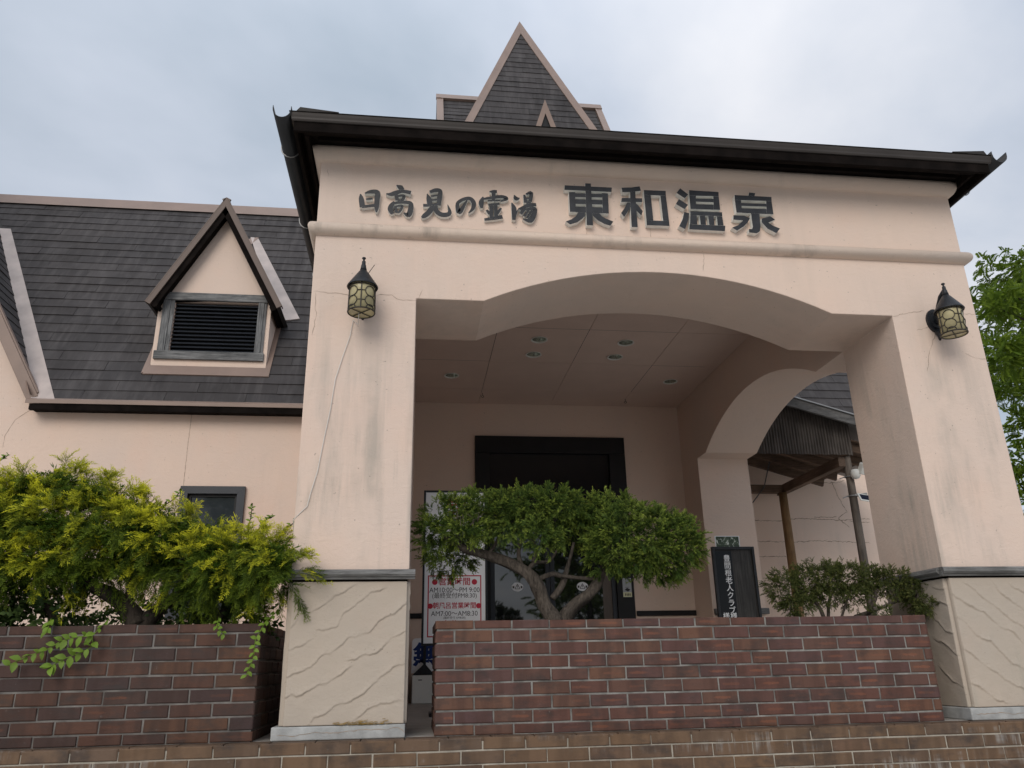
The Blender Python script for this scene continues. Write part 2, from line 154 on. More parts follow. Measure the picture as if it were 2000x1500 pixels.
CRACK_W = [[(4.5875, 3.4039), (5.0319, 3.3838), (5.3389, 3.4276), (5.9421, 3.4007), (6.4071, 3.4238)], [(5.4505, 3.9161), (5.9953, 3.9432), (6.1173, 3.9741)], [(5.92, 3.9574), (5.9927, 3.6991), (6.077, 3.5169), (5.9317, 3.4295), (6.0776, 3.3004)], [(4.5504, 3.1084), (5.2527, 3.1012), (5.5919, 3.1151), (6.3448, 3.0865)], [(4.5973, 2.9007), (5.1116, 2.8993)], [(5.9112, 3.4439), (5.5683, 3.4427)], [(6.0927, 3.3867), (6.3977, 3.3731)]]
CRACK_L = [[(-4.4528, 4.463), (-4.5966, 4.3358), (-4.6724, 4.1503), (-4.6713, 3.9988)], [(-2.6507, 4.4493), (-2.6534, 4.121), (-2.6461, 3.5712)]]
TREE = [(14.769, 16.0, 9.983, 0.702, 0.459), (14.138, 16.0, 9.677, 0.379, 0.329), (13.933, 16.0, 8.577, 0.52, 0.421), (16.237, 17.0, 11.45, 0.359, 0.414), (14.579, 16.0, 8.197, 0.865, 0.494), (15.265, 17.0, 6.965, 0.765, 0.637), (14.745, 17.0, 6.043, 0.525, 0.45), (16.805, 17.0, 9.957, 1.082, 1.082), (14.799, 17.0, 5.221, 0.678, 0.616), (14.737, 17.0, 7.899, 0.387, 0.232), (16.227, 17.0, 7.387, 1.033, 1.162), (15.669, 17.0, 5.416, 0.995, 0.995), (16.688, 17.0, 11.161, 0.413, 0.551), (14.392, 17.0, 5.468, 0.296, 0.222)]


# ------------------------------------------------------------------ materials
class NT:
    def __init__(s, name):
        s.m = bpy.data.materials.new(name)
        s.m.use_nodes = True
        s.t = s.m.node_tree
        s.b = s.t.nodes['Principled BSDF']
        s.b.inputs['Specular IOR Level'].default_value = 0.3

    def n(s, t, **k):
        n = s.t.nodes.new(t)
        for a, b in k.items():
            setattr(n, a, b)
        return n

    def l(s, a, b):
        s.t.links.new(a, b)

    def val(s, sock, v):
        if isinstance(v, (int, float)):
            sock.default_value = v
        elif isinstance(v, tuple):
            sock.default_value = v if len(v) == 4 else (*v, 1)
        else:
            s.l(v, sock)

    def coord(s, kind='Object', scale=(1, 1, 1), geo=False):
        if geo:
            o = s.n('ShaderNodeNewGeometry').outputs['Position']
        else:
            o = s.n('ShaderNodeTexCoord').outputs[kind]
        mpn = s.n('ShaderNodeMapping')
        mpn.inputs['Scale'].default_value = scale
        s.l(o, mpn.inputs[0])
        return mpn.outputs[0]

    def noise(s, vec, scale, detail=4, rough=0.55, dist=0.0):
        n = s.n('ShaderNodeTexNoise')
        n.inputs['Scale'].default_value = scale
        n.inputs['Detail'].default_value = detail
        n.inputs['Roughness'].default_value = rough
        n.inputs['Distortion'].default_value = dist
        s.l(vec, n.inputs['Vector'])
        return n.outputs['Fac']

    def ramp(s, fac, *stops):
        n = s.n('ShaderNodeValToRGB')
        e = n.color_ramp.elements
        while len(e) < len(stops):
            e.new(0.5)
        for el, (p, c) in zip(e, stops):
            el.position = p
            el.color = (c, c, c, 1) if isinstance(c, (int, float)) else (*c, 1)
        s.l(fac, n.inputs[0])
        return n.outputs[0]

    def mix(s, fac, a, b, blend='MIX'):
        n = s.n('ShaderNodeMix', data_type='RGBA', blend_type=blend)
        s.val(n.inputs[0], fac)
        s.val(n.inputs[6], a)
        s.val(n.inputs[7], b)
        return n.outputs[2]

    def math(s, op, a, b=0.0, c=None):
        n = s.n('ShaderNodeMath', operation=op)
        s.val(n.inputs[0], a)
        s.val(n.inputs[1], b)
        if c is not None:
            s.val(n.inputs[2], c)
        return n.outputs[0]

    def rand(s):
        return s.n('ShaderNodeObjectInfo').outputs['Random']

    def base(s, c):
        s.val(s.b.inputs['Base Color'], c)

    def rough(s, v):
        s.val(s.b.inputs['Roughness'], v)

    def bump(s, h, strength=0.3, dist=0.01):
        n = s.n('ShaderNodeBump')
        n.inputs['Strength'].default_value = strength
        n.inputs['Distance'].default_value = dist
        s.l(h, n.inputs['Height'])
        s.l(n.outputs[0], s.b.inputs['Normal'])


M = {}


def simple(name, c, rough=0.6, metal=0.0, var=0.12, scale=6.0, bump=0.0, spec=0.3):
    t = NT(name)
    v = t.coord(geo=True)
    f = t.noise(v, scale, 5)
    d = tuple(x * (1 - var) for x in c)
    b = tuple(min(1, x * (1 + var)) for x in c)
    t.base(t.ramp(f, (0.3, d), (0.7, b)))
    t.rough(rough)
    t.b.inputs['Metallic'].default_value = metal
    t.b.inputs['Specular IOR Level'].default_value = spec
    if bump:
        t.bump(t.noise(v, scale * 12, 3), bump, 0.004)
    M[name] = t.m
    return t


def stucco(name, c, streak=(0.30, 0.29, 0.26), z0=2.05, z1=3.5, amount=0.55, fine=260, dirt=0.50):
    t = NT(name)
    p = t.coord(geo=True)
    big = t.noise(p, 0.9, 5, 0.6)
    tint = tuple(x * k for x, k in zip(c, (0.93, 0.96, 0.99)))
    col = t.mix(t.ramp(big, (0.35, 0.0), (0.65, 1.0)), c, tint)
    pk = t.noise(t.coord(geo=True, scale=(1.3, 1.3, 1.0)), 1.7, 3)
    col = t.mix(t.math('MULTIPLY', t.ramp(pk, (0.52, 0.0), (0.7, 1.0)), 0.35), col, (c[0] * 1.03, c[1] * 0.955, c[2] * 0.93))
    # weather streaks run down the wall
    st = t.noise(t.coord(geo=True, scale=(7, 7, 0.55)), 1.2, 6, 0.62)
    sm = t.ramp(st, (dirt, 0.0), (dirt + 0.2, 1.0))
    blot = t.noise(t.coord(geo=True, scale=(1.6, 1.6, 0.8)), 1.4, 4, 0.6)
    bm = t.ramp(blot, (dirt - 0.02, 0.0), (dirt + 0.14, 1.0))
    sp = t.n('ShaderNodeSeparateXYZ')
    t.l(t.n('ShaderNodeNewGeometry').outputs['Position'], sp.inputs[0])
    zr = t.n('ShaderNodeMapRange')
    for k, v in (('From Min', z1), ('From Max', z0), ('To Min', 0.10), ('To Max', 1.0)):
        zr.inputs[k].default_value = v
    t.l(sp.outputs['Z'], zr.inputs['Value'])
    f = t.math('MULTIPLY', t.math('MULTIPLY', sm, bm), t.math('MULTIPLY', zr.outputs[0], amount))
    col = t.mix(f, col, streak)
    # little specks
    sk = t.noise(p, 42, 2, 0.5)
    col = t.mix(t.math('MULTIPLY', t.ramp(sk, (0.735, 0.0), (0.76, 1.0)), 0.45), col, (0.16, 0.14, 0.12))
    t.base(col)
    t.rough(0.85)
    t.b.inputs['Specular IOR Level'].default_value = 0.2
    h = t.math('ADD', t.noise(p, fine, 3, 0.6), t.math('ADD', t.math('MULTIPLY', t.noise(t.coord(geo=True, scale=(1, 1, 1.6)), 16, 4, 0.6, 0.8), 2.2), t.math('MULTIPLY', t.noise(p, 2.5, 2), 3.0)))
    t.bump(h, 0.30, 0.006)
    M[name] = t.m


stucco('stucco', (0.69, 0.54, 0.448))
stucco('stucco_dirty', (0.69, 0.545, 0.455), streak=(0.30, 0.285, 0.25), z0=2.4, z1=4.0, amount=0.75, dirt=0.44)
stucco('stucco_trim', (0.65, 0.525, 0.435), streak=(0.25, 0.22, 0.19), z0=4.2, z1=5.2, amount=0.7)
stucco('stone_render', (0.46, 0.388, 0.318), streak=(0.30, 0.30, 0.25), z0=1.6, z1=2.15, amount=0.5, fine=420)
simple('ceiling_board', (0.64, 0.50, 0.43), 0.8, var=0.04, scale=3)
simple('concrete', (0.36, 0.365, 0.36), 0.85, var=0.3, scale=9, bump=0.5)
simple('mortar', (0.195, 0.19, 0.178), 0.95, var=0.55, scale=9, bump=0.9)
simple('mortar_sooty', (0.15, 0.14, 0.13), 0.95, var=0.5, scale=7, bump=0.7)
simple('step_mortar', (0.36, 0.33, 0.28), 0.95, var=0.3, scale=14, bump=0.7)
simple('dark_wood', (0.0075, 0.0055, 0.0048), 0.9, var=0.5, scale=9, bump=0.5, spec=0.08)
simple('black_paint', (0.008, 0.008, 0.009), 0.55, var=0.2)
simple('fascia_metal', (0.040, 0.034, 0.031), 0.55, var=0.15, scale=4)
simple('gutter_plastic', (0.018, 0.019, 0.021), 0.42, var=0.25, scale=5)
simple('wire', (0.30, 0.30, 0.30), 0.5, metal=0.6)
simple('dark_brown_metal', (0.115, 0.082, 0.068), 0.5, var=0.1, scale=3)
simple('brown_metal', (0.215, 0.150, 0.120), 0.5, var=0.10, scale=3, spec=0.45)
simple('pale_metal', (0.38, 0.315, 0.285), 0.34, var=0.22, scale=3.5, spec=0.6)
simple('black_metal', (0.016, 0.018, 0.022), 0.42, var=0.3, scale=30, bump=0.3)
simple('bronze_metal', (0.035, 0.030, 0.024), 0.5, var=0.3, scale=30)
simple('lamp_glass', (0.42, 0.37, 0.21), 0.25, var=0.18, scale=10, spec=0.5)
simple('letter_face', (0.026, 0.028, 0.033), 0.5, var=0.35, scale=14)
simple('letter_side', (0.72, 0.73, 0.70), 0.6, var=0.15, scale=10)
simple('navy_frame', (0.026, 0.030, 0.038), 0.4, var=0.1)
simple('white_panel', (0.80, 0.81, 0.83), 0.35, var=0.03)
simple('sign_red', (0.46, 0.020, 0.045), 0.45, var=0.06)
simple('sign_black', (0.02, 0.02, 0.022), 0.5)
simple('sign_blue', (0.010, 0.035, 0.17), 0.45)
simple('white_ink', (0.78, 0.79, 0.80), 0.6)
simple('white_plastic', (0.70, 0.70, 0.66), 0.4, var=0.04)
simple('yellow_paper', (0.66, 0.66, 0.42), 0.6)
simple('grey_paper', (0.40, 0.42, 0.45), 0.6)
simple('floor_tile', (0.33, 0.31, 0.285), 0.5, var=0.2, scale=5)
simple('soil', (0.05, 0.038, 0.028), 1.0, var=0.4, scale=30, bump=1)
simple('chrome', (0.62, 0.66, 0.60), 0.22, metal=0.9, var=0.1)
simple('solar_cell', (0.012, 0.016, 0.035), 0.15, spec=0.6)
simple('cord', (0.66, 0.64, 0.60), 0.6, var=0.05)
simple('bounce_concrete', (0.46, 0.44, 0.41), 0.9, var=0.15, scale=4)
simple('crack', (0.33, 0.255, 0.20), 1.0, var=0.3, scale=12)
simple('joint', (0.40, 0.30, 0.24), 0.9, var=0.1)
simple('paving', (0.42, 0.40, 0.37), 0.95, var=0.25, scale=20, bump=0.6)
simple('interior', (0.03, 0.028, 0.026), 0.9)
simple('rust_moss', (0.26, 0.17, 0.05), 1.0, var=0.5, scale=40)
simple('leaf_waxy', (0.115, 0.185, 0.018), 0.6, var=0.25, scale=9)
simple('roof_steel', (0.035, 0.032, 0.03), 0.6, var=0.2)


def glass(name, c, rough=0.03, spec=0.6):
    t = NT(name)
    t.base(c)
    t.rough(rough)
    t.b.inputs['Specular IOR Level'].default_value = spec
    p = t.coord(geo=True)
    t.bump(t.noise(p, 1.6, 2), 0.02, 0.02)
    M[name] = t.m


glass('door_glass', (0.010, 0.011, 0.012), 0.02, 1.0)
glass('transom_glass', (0.016, 0.017, 0.019), 0.12, 0.35)
glass('window_glass', (0.025, 0.03, 0.036), 0.04)
glass('black_acrylic', (0.003, 0.003, 0.004), 0.10, 0.25)


def wood(name, c1, c2, axis_scale, rough=0.75, scale=4.0):
    t = NT(name)
    p = t.coord(geo=True, scale=axis_scale)
    f = t.noise(p, scale, 7, 0.7, 0.6)
    g = t.noise(t.coord(geo=True), 2.2, 4)
    col = t.ramp(f, (0.30, c1), (0.66, c2))
    col = t.mix(t.ramp(g, (0.4, 0.0), (0.65, 0.55)), col, tuple(x * 0.45 for x in c1))
    t.base(col)
    t.rough(rough)
    t.bump(f, 0.6, 0.006)
    M[name] = t.m


wood('grey_wood', (0.045, 0.047, 0.049), (0.24, 0.24, 0.238), (1.2, 12, 14))
wood('grey_wood_up', (0.045, 0.047, 0.049), (0.21, 0.212, 0.214), (14, 12, 1.2))
wood('trim_wood', (0.075, 0.073, 0.070), (0.30, 0.30, 0.295), (1.5, 14, 18))
wood('trim_wood_side', (0.075, 0.073, 0.070), (0.26, 0.26, 0.255), (14, 1.5, 18))
wood('brown_post', (0.13, 0.075, 0.035), (0.30, 0.18, 0.085), (14, 14, 1.0))
wood('old_post', (0.075, 0.062, 0.052), (0.21, 0.175, 0.145), (14, 14, 1.0))
wood('rafter_wood', (0.060, 0.038, 0.026), (0.19, 0.125, 0.085), (1.2, 8, 14))
wood('beam_wood', (0.075, 0.050, 0.036), (0.20, 0.135, 0.095), (8, 1.2, 14))
wood('board_wood', (0.012, 0.012, 0.012), (0.070, 0.066, 0.062), (16, 12, 0.8), 0.6)
wood('shed_fascia', (0.050, 0.048, 0.046), (0.19, 0.185, 0.18), (2, 12, 8))
wood('corrugated', (0.045, 0.037, 0.033), (0.155, 0.135, 0.12), (3, 6, 0.8), 0.6, 3)
wood('bark', (0.014, 0.011, 0.009), (0.125, 0.103, 0.084), (26, 26, 9), 0.95, 2.6)
wood('bark_dark', (0.018, 0.014, 0.011), (0.065, 0.052, 0.042), (22, 22, 7), 0.95, 2.2)


def brick_mat(name, cols, flash, bump=0.5, flash_amt=0.6, bloom=0.0):
    t = NT(name)
    r = t.rand()
    oc = t.n('ShaderNodeTexCoord').outputs['Object']
    p = t.coord(geo=True)
    n = t.n('ShaderNodeValToRGB')
    n.color_ramp.interpolation = 'LINEAR'
    e = n.color_ramp.elements
    while len(e) < len(cols):
        e.new(0.5)
    for i, (el, c) in enumerate(zip(e, cols)):
        el.position = i / (len(cols) - 1)
        el.color = (*c, 1)
    t.l(r, n.inputs[0])
    col = n.outputs[0]
    # soft vertical colour bands inside one brick
    r2 = t.n('ShaderNodeTexWhiteNoise', noise_dimensions='1D')
    t.l(r, r2.inputs['W'])
    band = t.noise(t.coord(geo=True, scale=(9, 9, 1.5)), 1.6, 2)
    col = t.mix(t.ramp(band, (0.42, 0.0), (0.6, 0.5)), col, tuple(0.55 * x for x in cols[0]))
    # kiln flash: an orange smear near the middle of some bricks
    sp = t.n('ShaderNodeSeparateXYZ')
    t.l(oc, sp.inputs[0])
    off = t.math('MULTIPLY', t.math('SUBTRACT', r2.outputs['Value'], 0.5), 0.12)
    ax = t.math('DIVIDE', t.math('SUBTRACT', sp.outputs['X'], off), 0.058)
    az = t.math('DIVIDE', sp.outputs['Z'], 0.0085)
    d = t.math('ADD', t.math('POWER', t.math('ABSOLUTE', ax), 4.0), t.math('MULTIPLY', az, az))
    d = t.math('ADD', d, t.math('MULTIPLY', t.math('SUBTRACT', t.noise(p, 55, 4), 0.5), 2.4))
    mk = t.ramp(d, (0.25, 1.0), (1.15, 0.0))
    on = t.math('GREATER_THAN', t.n('ShaderNodeTexWhiteNoise', noise_dimensions='1D').outputs['Value'], 2.0)
    r3 = t.n('ShaderNodeTexWhiteNoise', noise_dimensions='1D')
    t.l(t.math('MULTIPLY', r, 37.7), r3.inputs['W'])
    on = t.ramp(r3.outputs['Value'], (0.5, 0.0), (1.0, flash_amt))
    col = t.mix(t.math('MULTIPLY', mk, on), col, flash)
    # soot and pale bloom
    so = t.noise(t.coord(geo=True, scale=(3, 3, 5)), 2.0, 6, 0.65)
    col = t.mix(t.ramp(so, (0.50, 0.0), (0.70, 0.7)), col, (0.036, 0.030, 0.028))
    bl = t.noise(t.coord(geo=True, scale=(6, 6, 6)), 4.0, 6, 0.7)
    col = t.mix(t.ramp(bl, (0.64, 0.0), (0.80, 0.35)), col, (0.30, 0.28, 0.27))
    if bloom:
        dr = t.noise(t.coord(geo=True, scale=(26, 26, 1.4)), 1.5, 5, 0.6)
        wh = t.noise(t.coord(geo=True, scale=(0.9, 0.9, 9)), 1.0, 3, 0.5)
        col = t.mix(t.math('MULTIPLY', t.ramp(dr, (0.5, 0.0), (0.7, 1.0)), t.ramp(wh, (0.53, 0.0), (0.66, bloom))), col, (0.36, 0.35, 0.33))
    t.base(col)
    t.rough(0.62)
    t.bump(t.math('ADD', t.noise(p, 90, 4), t.noise(p, 420, 2)), bump, 0.003)
    M[name] = t.m


brick_mat('brick', [(0.108, 0.050, 0.038), (0.122, 0.054, 0.039), (0.094, 0.048, 0.044), (0.126, 0.063, 0.041), (0.088, 0.046, 0.044), (0.112, 0.060, 0.045), (0.146, 0.070, 0.042)], (0.22, 0.082, 0.045))
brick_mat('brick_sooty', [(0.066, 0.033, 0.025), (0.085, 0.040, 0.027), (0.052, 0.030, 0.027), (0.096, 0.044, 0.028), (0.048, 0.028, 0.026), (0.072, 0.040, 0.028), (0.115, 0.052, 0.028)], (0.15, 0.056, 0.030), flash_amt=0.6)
brick_mat('step_tile', [(0.142, 0.086, 0.051), (0.150, 0.091, 0.053), (0.118, 0.078, 0.054), (0.165, 0.097, 0.053), (0.128, 0.086, 0.060), (0.146, 0.083, 0.051)], (0.15, 0.09, 0.05), 0.35, 0.2, bloom=0.75)


def slate_mat():
    t = NT('slate')
    r = t.rand()
    p = t.coord(geo=True)
    col = t.ramp(r, (0.0, (0.040, 0.037, 0.038)), (0.4, (0.050, 0.046, 0.047)), (0.7, (0.043, 0.039, 0.039)), (1.0, (0.060, 0.055, 0.056)))
    st = t.noise(t.coord(geo=True, scale=(9, 1.2, 1.2)), 1.3, 6, 0.65)
    col = t.mix(t.ramp(st, (0.46, 0.0), (0.74, 0.6)), col, (0.100, 0.092, 0.092))
    dk = t.noise(t.coord(geo=True, scale=(2.4, 1.0, 1.0)), 1.1, 5, 0.6)
    col = t.mix(t.ramp(dk, (0.5, 0.0), (0.7, 0.55)), col, (0.019, 0.017, 0.0175))
    t.base(col)
    t.rough(t.ramp(t.noise(p, 7, 3), (0.3, 0.7), (0.7, 0.85)))
    t.b.inputs['Specular IOR Level'].default_value = 0.2
    t.bump(t.math('ADD', t.noise(p, 60, 3), t.noise(t.coord(geo=True, scale=(4, 1, 1)), 30, 2)), 0.25, 0.003)
    M['slate'] = t.m


slate_mat()


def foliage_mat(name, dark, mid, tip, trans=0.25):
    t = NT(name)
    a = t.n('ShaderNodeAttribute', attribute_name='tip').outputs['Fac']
    b = t.n('ShaderNodeAttribute', attribute_name='vig_lit').outputs['Fac']
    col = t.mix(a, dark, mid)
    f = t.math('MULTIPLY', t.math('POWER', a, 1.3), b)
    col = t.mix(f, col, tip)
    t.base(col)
    t.rough(0.6)
    t.b.inputs['Specular IOR Level'].default_value = 0.2
    tr = t.n('ShaderNodeBsdfTranslucent')
    t.l(col, tr.inputs['Color'])
    ms = t.n('ShaderNodeMixShader')
    ms.inputs[0].default_value = trans
    t.l(t.b.outputs[0], ms.inputs[1])
    t.l(tr.outputs[0], ms.inputs[2])
    t.l(ms.outputs[0], t.t.nodes['Material Output'].inputs['Surface'])
    M[name] = t.m


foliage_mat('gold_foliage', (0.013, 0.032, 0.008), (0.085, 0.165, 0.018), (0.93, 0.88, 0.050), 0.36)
foliage_mat('green_foliage', (0.014, 0.032, 0.010), (0.075, 0.140, 0.026), (0.40, 0.48, 0.080), 0.28)
foliage_mat('olive_foliage', (0.030, 0.042, 0.013), (0.085, 0.110, 0.028), (0.24, 0.23, 0.070))
foliage_mat('tree_foliage', (0.050, 0.095, 0.012), (0.13, 0.21, 0.020), (0.27, 0.35, 0.035), 0.45)
foliage_mat('shrub_foliage', (0.014, 0.030, 0.010), (0.045, 0.085, 0.022), (0.11, 0.16, 0.040))


# ------------------------------------------------------------------ object helpers
def link(o):
    COL.objects.link(o)
    return o


def thing(name, label, cat, loc=(0, 0, 0), group=None):
    o = bpy.data.objects.new(name, None)
    o.empty_display_size = 0.2
    o.location = loc
    o['label'] = label
    o['category'] = cat
    if group:
        o['group'] = group
    return link(o)


def origin(o):
    v = Vector((0, 0, 0))
    while o is not None:
        v += Vector(o.location)
        o = o.parent
    return v


def put(name, mesh, parent=None, loc=None, rz=0.0, mat4=None, label=None, kind=None):
    """loc / mat4 are world placements; no parent is ever rotated."""
    o = bpy.data.objects.new(name, mesh)
    if parent is not None:
        o.parent = parent
    base = origin(parent)
    if mat4 is not None:
        m = mat4.copy()
        m.translation = m.translation - base
        o.matrix_local = m
    else:
        o.location = Vector(loc if loc is not None else (0, 0, 0)) - base
        o.rotation_euler.z = rz
    if label:
        o['label'] = label
    if kind:
        o['kind'] = kind
    return link(o)


class MB:
    def __init__(s):
        s.v, s.f, s.mi, s.sm = [], [], [], []
        s.cur, s.smooth = 0, False

    def face(s, idx):
        s.f.append(tuple(idx))
        s.mi.append(s.cur)
        s.sm.append(s.smooth)

    def add(s, vs, fs):
        o = len(s.v)
        s.v.extend(tuple(v) for v in vs)
        for f in fs:
            s.face([o + i for i in f])
        return s

    def box(s, x0, x1, y0, y1, z0, z1):
        vs = [(x, y, z) for z in (z0, z1) for y in (y0, y1) for x in (x0, x1)]
        return s.add(vs, [(0, 2, 3, 1), (4, 5, 7, 6), (0, 1, 5, 4), (2, 6, 7, 3), (0, 4, 6, 2), (1, 3, 7, 5)])

    def prism(s, poly, axis, a, b):
        """poly: 2-D outline; axis 'y' takes (x,z), 'x' takes (y,z), 'z' takes (x,y)."""
        n = len(poly)

        def P(q, t):
            return {'y': (q[0], t, q[1]), 'x': (t, q[0], q[1]), 'z': (q[0], q[1], t)}[axis]
        ar = sum(poly[i][0] * poly[(i + 1) % n][1] - poly[(i + 1) % n][0] * poly[i][1] for i in range(n))
        if ar < 0:
            poly = poly[::-1]
        flip = axis == 'y'
        vs = [P(q, a) for q in poly] + [P(q, b) for q in poly]
        f = [tuple(range(n))[::-1], tuple(range(n, 2 * n))] + [(i, (i + 1) % n, n + (i + 1) % n, n + i) for i in range(n)]
        if flip:
            f = [t[::-1] for t in f]
        return s.add(vs, f)

    def bar(s, p, q, w, h, up=(0, 0, 1)):
        p, q = Vector(p), Vector(q)
        d = (q - p).normalized()
        u = Vector(up)
        u = (u - d * u.dot(d)).normalized()
        r = d.cross(u)
        vs = [c + r * (sx * w / 2) + u * (sz * h / 2) for c in (p, q) for sz in (-1, 1) for sx in (-1, 1)]
        return s.add(vs, [(0, 2, 3, 1), (4, 5, 7, 6), (0, 1, 5, 4), (2, 6, 7, 3), (0, 4, 6, 2), (1, 3, 7, 5)])

    def tube(s, pts, rad, n=8, caps=True, wob=0.0):
        pts = [Vector(p) for p in pts]
        m = len(pts)
        rad = [rad] * m if isinstance(rad, (int, float)) else rad
        closed = (pts[0] - pts[-1]).length < 1e-6 and m > 3
        if closed:
            pts = pts[:-1]
            rad = rad[:-1]
            m -= 1
        o = len(s.v)
        prev = None
        for i, p in enumerate(pts):
            a = pts[i - 1] if i or closed else p
            b = pts[(i + 1) % m] if i < m - 1 or closed else p
            d = (b - a).normalized()
            if prev is None:
                u = d.orthogonal().normalized()
            else:
                u = (prev - d * prev.dot(d)).normalized()
            prev = u
            w = d.cross(u)
            for k in range(n):
                t = 2 * math.pi * k / n
                rr = rad[i] * (1 + (wob * noise.noise(p * 9 + Vector((k * 2.1, 0, 0))) if wob else 0))
                s.v.append(tuple(p + u * (rr * math.cos(t)) + w * (rr * math.sin(t))))
        for i in range(m if closed else m - 1):
            for k in range(n):
                a, b = o + i * n + k, o + i * n + (k + 1) % n
                c, d2 = o + ((i + 1) % m) * n + (k + 1) % n, o + ((i + 1) % m) * n + k
                s.face((a, b, c, d2))
        if caps and not closed:
            s.face([o + k for k in range(n)][::-1])
            s.face([o + (m - 1) * n + k for k in range(n)])
        return s

    def lathe(s, prof, c, n=24):
        o = len(s.v)
        c = Vector(c)
        for r, z in prof:
            for k in range(n):
                t = 2 * math.pi * k / n
                s.v.append((c.x + r * math.cos(t), c.y + r * math.sin(t), c.z + z))
        for i in range(len(prof) - 1):
            for k in range(n):
                s.face((o + i * n + k, o + i * n + (k + 1) % n, o + (i + 1) * n + (k + 1) % n, o + (i + 1) * n + k))
        return s

    def mesh(s, name, *mats, bevel=0.0, shade=None):
        me = bpy.data.meshes.new(name)
        me.from_pydata(s.v, [], s.f)
        for m in mats:
            me.materials.append(M[m])
        me.polygons.foreach_set('material_index', s.mi)
        me.polygons.foreach_set('use_smooth', s.sm if shade is None else [shade] * len(s.f))
        if bevel:
            bm = bmesh.new()
            bm.from_mesh(me)
            bmesh.ops.remove_doubles(bm, verts=bm.verts, dist=1e-5)
            ed = [x for x in bm.edges if len(x.link_faces) == 2 and x.calc_face_angle(0) > R(35)]
            bmesh.ops.bevel(bm, geom=ed, offset=bevel, segments=2, profile=0.5, affect='EDGES', clamp_overlap=True)
            bm.to_mesh(me)
            bm.free()
        me.update()
        return me

    def build(s, name, mat, parent=None, bevel=0.0, shade=None, label=None, kind=None):
        mats = (mat,) if isinstance(mat, str) else mat
        return put(name, s.mesh(name, *mats, bevel=bevel, shade=shade), parent, label=label, kind=kind)


def text(name, body, size, mat, parent, loc, rot=(R(90), 0, 0), align='CENTER', bold=0.0, depth=0.0, sx=1.0, label=None):
    c = bpy.data.curves.new(name, 'FONT')
    c.body = body
    c.size = size
    c.align_x = align
    c.align_y = 'CENTER'
    c.offset = bold
    c.extrude = depth
    c.resolution_u = 3
    o = bpy.data.objects.new(name, c)
    COL.objects.link(o)
    dg = bpy.context.evaluated_depsgraph_get()
    dg.update()
    me = bpy.data.meshes.new_from_object(o.evaluated_get(dg))
    bpy.data.objects.remove(o)
    bpy.data.curves.remove(c)
    me.name = name
    me.materials.clear()
    me.materials.append(M[mat])
    from mathutils import Euler
    m4 = Matrix.Translation(loc) @ Euler(rot).to_matrix().to_4x4() @ Matrix.Diagonal((sx, 1, 1, 1))
    me.transform(Matrix.Diagonal((sx, 1, 1, 1)))
    return put(name, me, parent, mat4=Matrix.Translation(loc) @ Euler(rot).to_matrix().to_4x4(), label=label)


def ribbon(mb, pts, w, n=(0, -1, 0), jag=0.0, lift=0.0):
    """thin jagged strip along pts, facing n."""
    n = Vector(n)
    P = []
    for i in range(len(pts) - 1):
        a, b = Vector(pts[i]), Vector(pts[i + 1])
        k = max(1, int((b - a).length / 0.02))
        for j in range(k):
            P.append(a.lerp(b, j / k))
    P.append(Vector(pts[-1]))
    L, Rr = [], []
    for i, p in enumerate(P):
        d = (P[min(i + 1, len(P) - 1)] - P[max(i - 1, 0)]).normalized()
        s = d.cross(n).normalized()
        off = s * (rng.uniform(-jag, jag))
        ww = w * rng.uniform(0.35, 1.1) * (0.3 if i in (0, len(P) - 1) else 1)
        L.append(p + off + s * ww / 2 + n * lift)
        Rr.append(p + off - s * ww / 2 + n * lift)
    o = len(mb.v)
    mb.v.extend(tuple(x) for x in L + Rr)
    m = len(P)
    for i in range(m - 1):
        mb.face((o + i, o + i + 1, o + m + i + 1, o + m + i))


def clip_poly(poly, cut):
    """Sutherland-Hodgman against the convex, counter-clockwise outline cut."""
    outp = list(poly)
    for i in range(len(cut)):
        a, b = cut[i], cut[(i + 1) % len(cut)]
        inp, outp = outp, []
        if not inp:
            return []

        def side(p):
            return (b[0] - a[0]) * (p[1] - a[1]) - (b[1] - a[1]) * (p[0] - a[0])
        for j in range(len(inp)):
            p, q = inp[j], inp[(j + 1) % len(inp)]
            sp, sq = side(p), side(q)
            if sp >= 0:
                outp.append(p)
            if (sp > 0 > sq) or (sp < 0 < sq):
                t = sp / (sp - sq)
                outp.append((p[0] + (q[0] - p[0]) * t, p[1] + (q[1] - p[1]) * t))
    return outp


_slates = {}


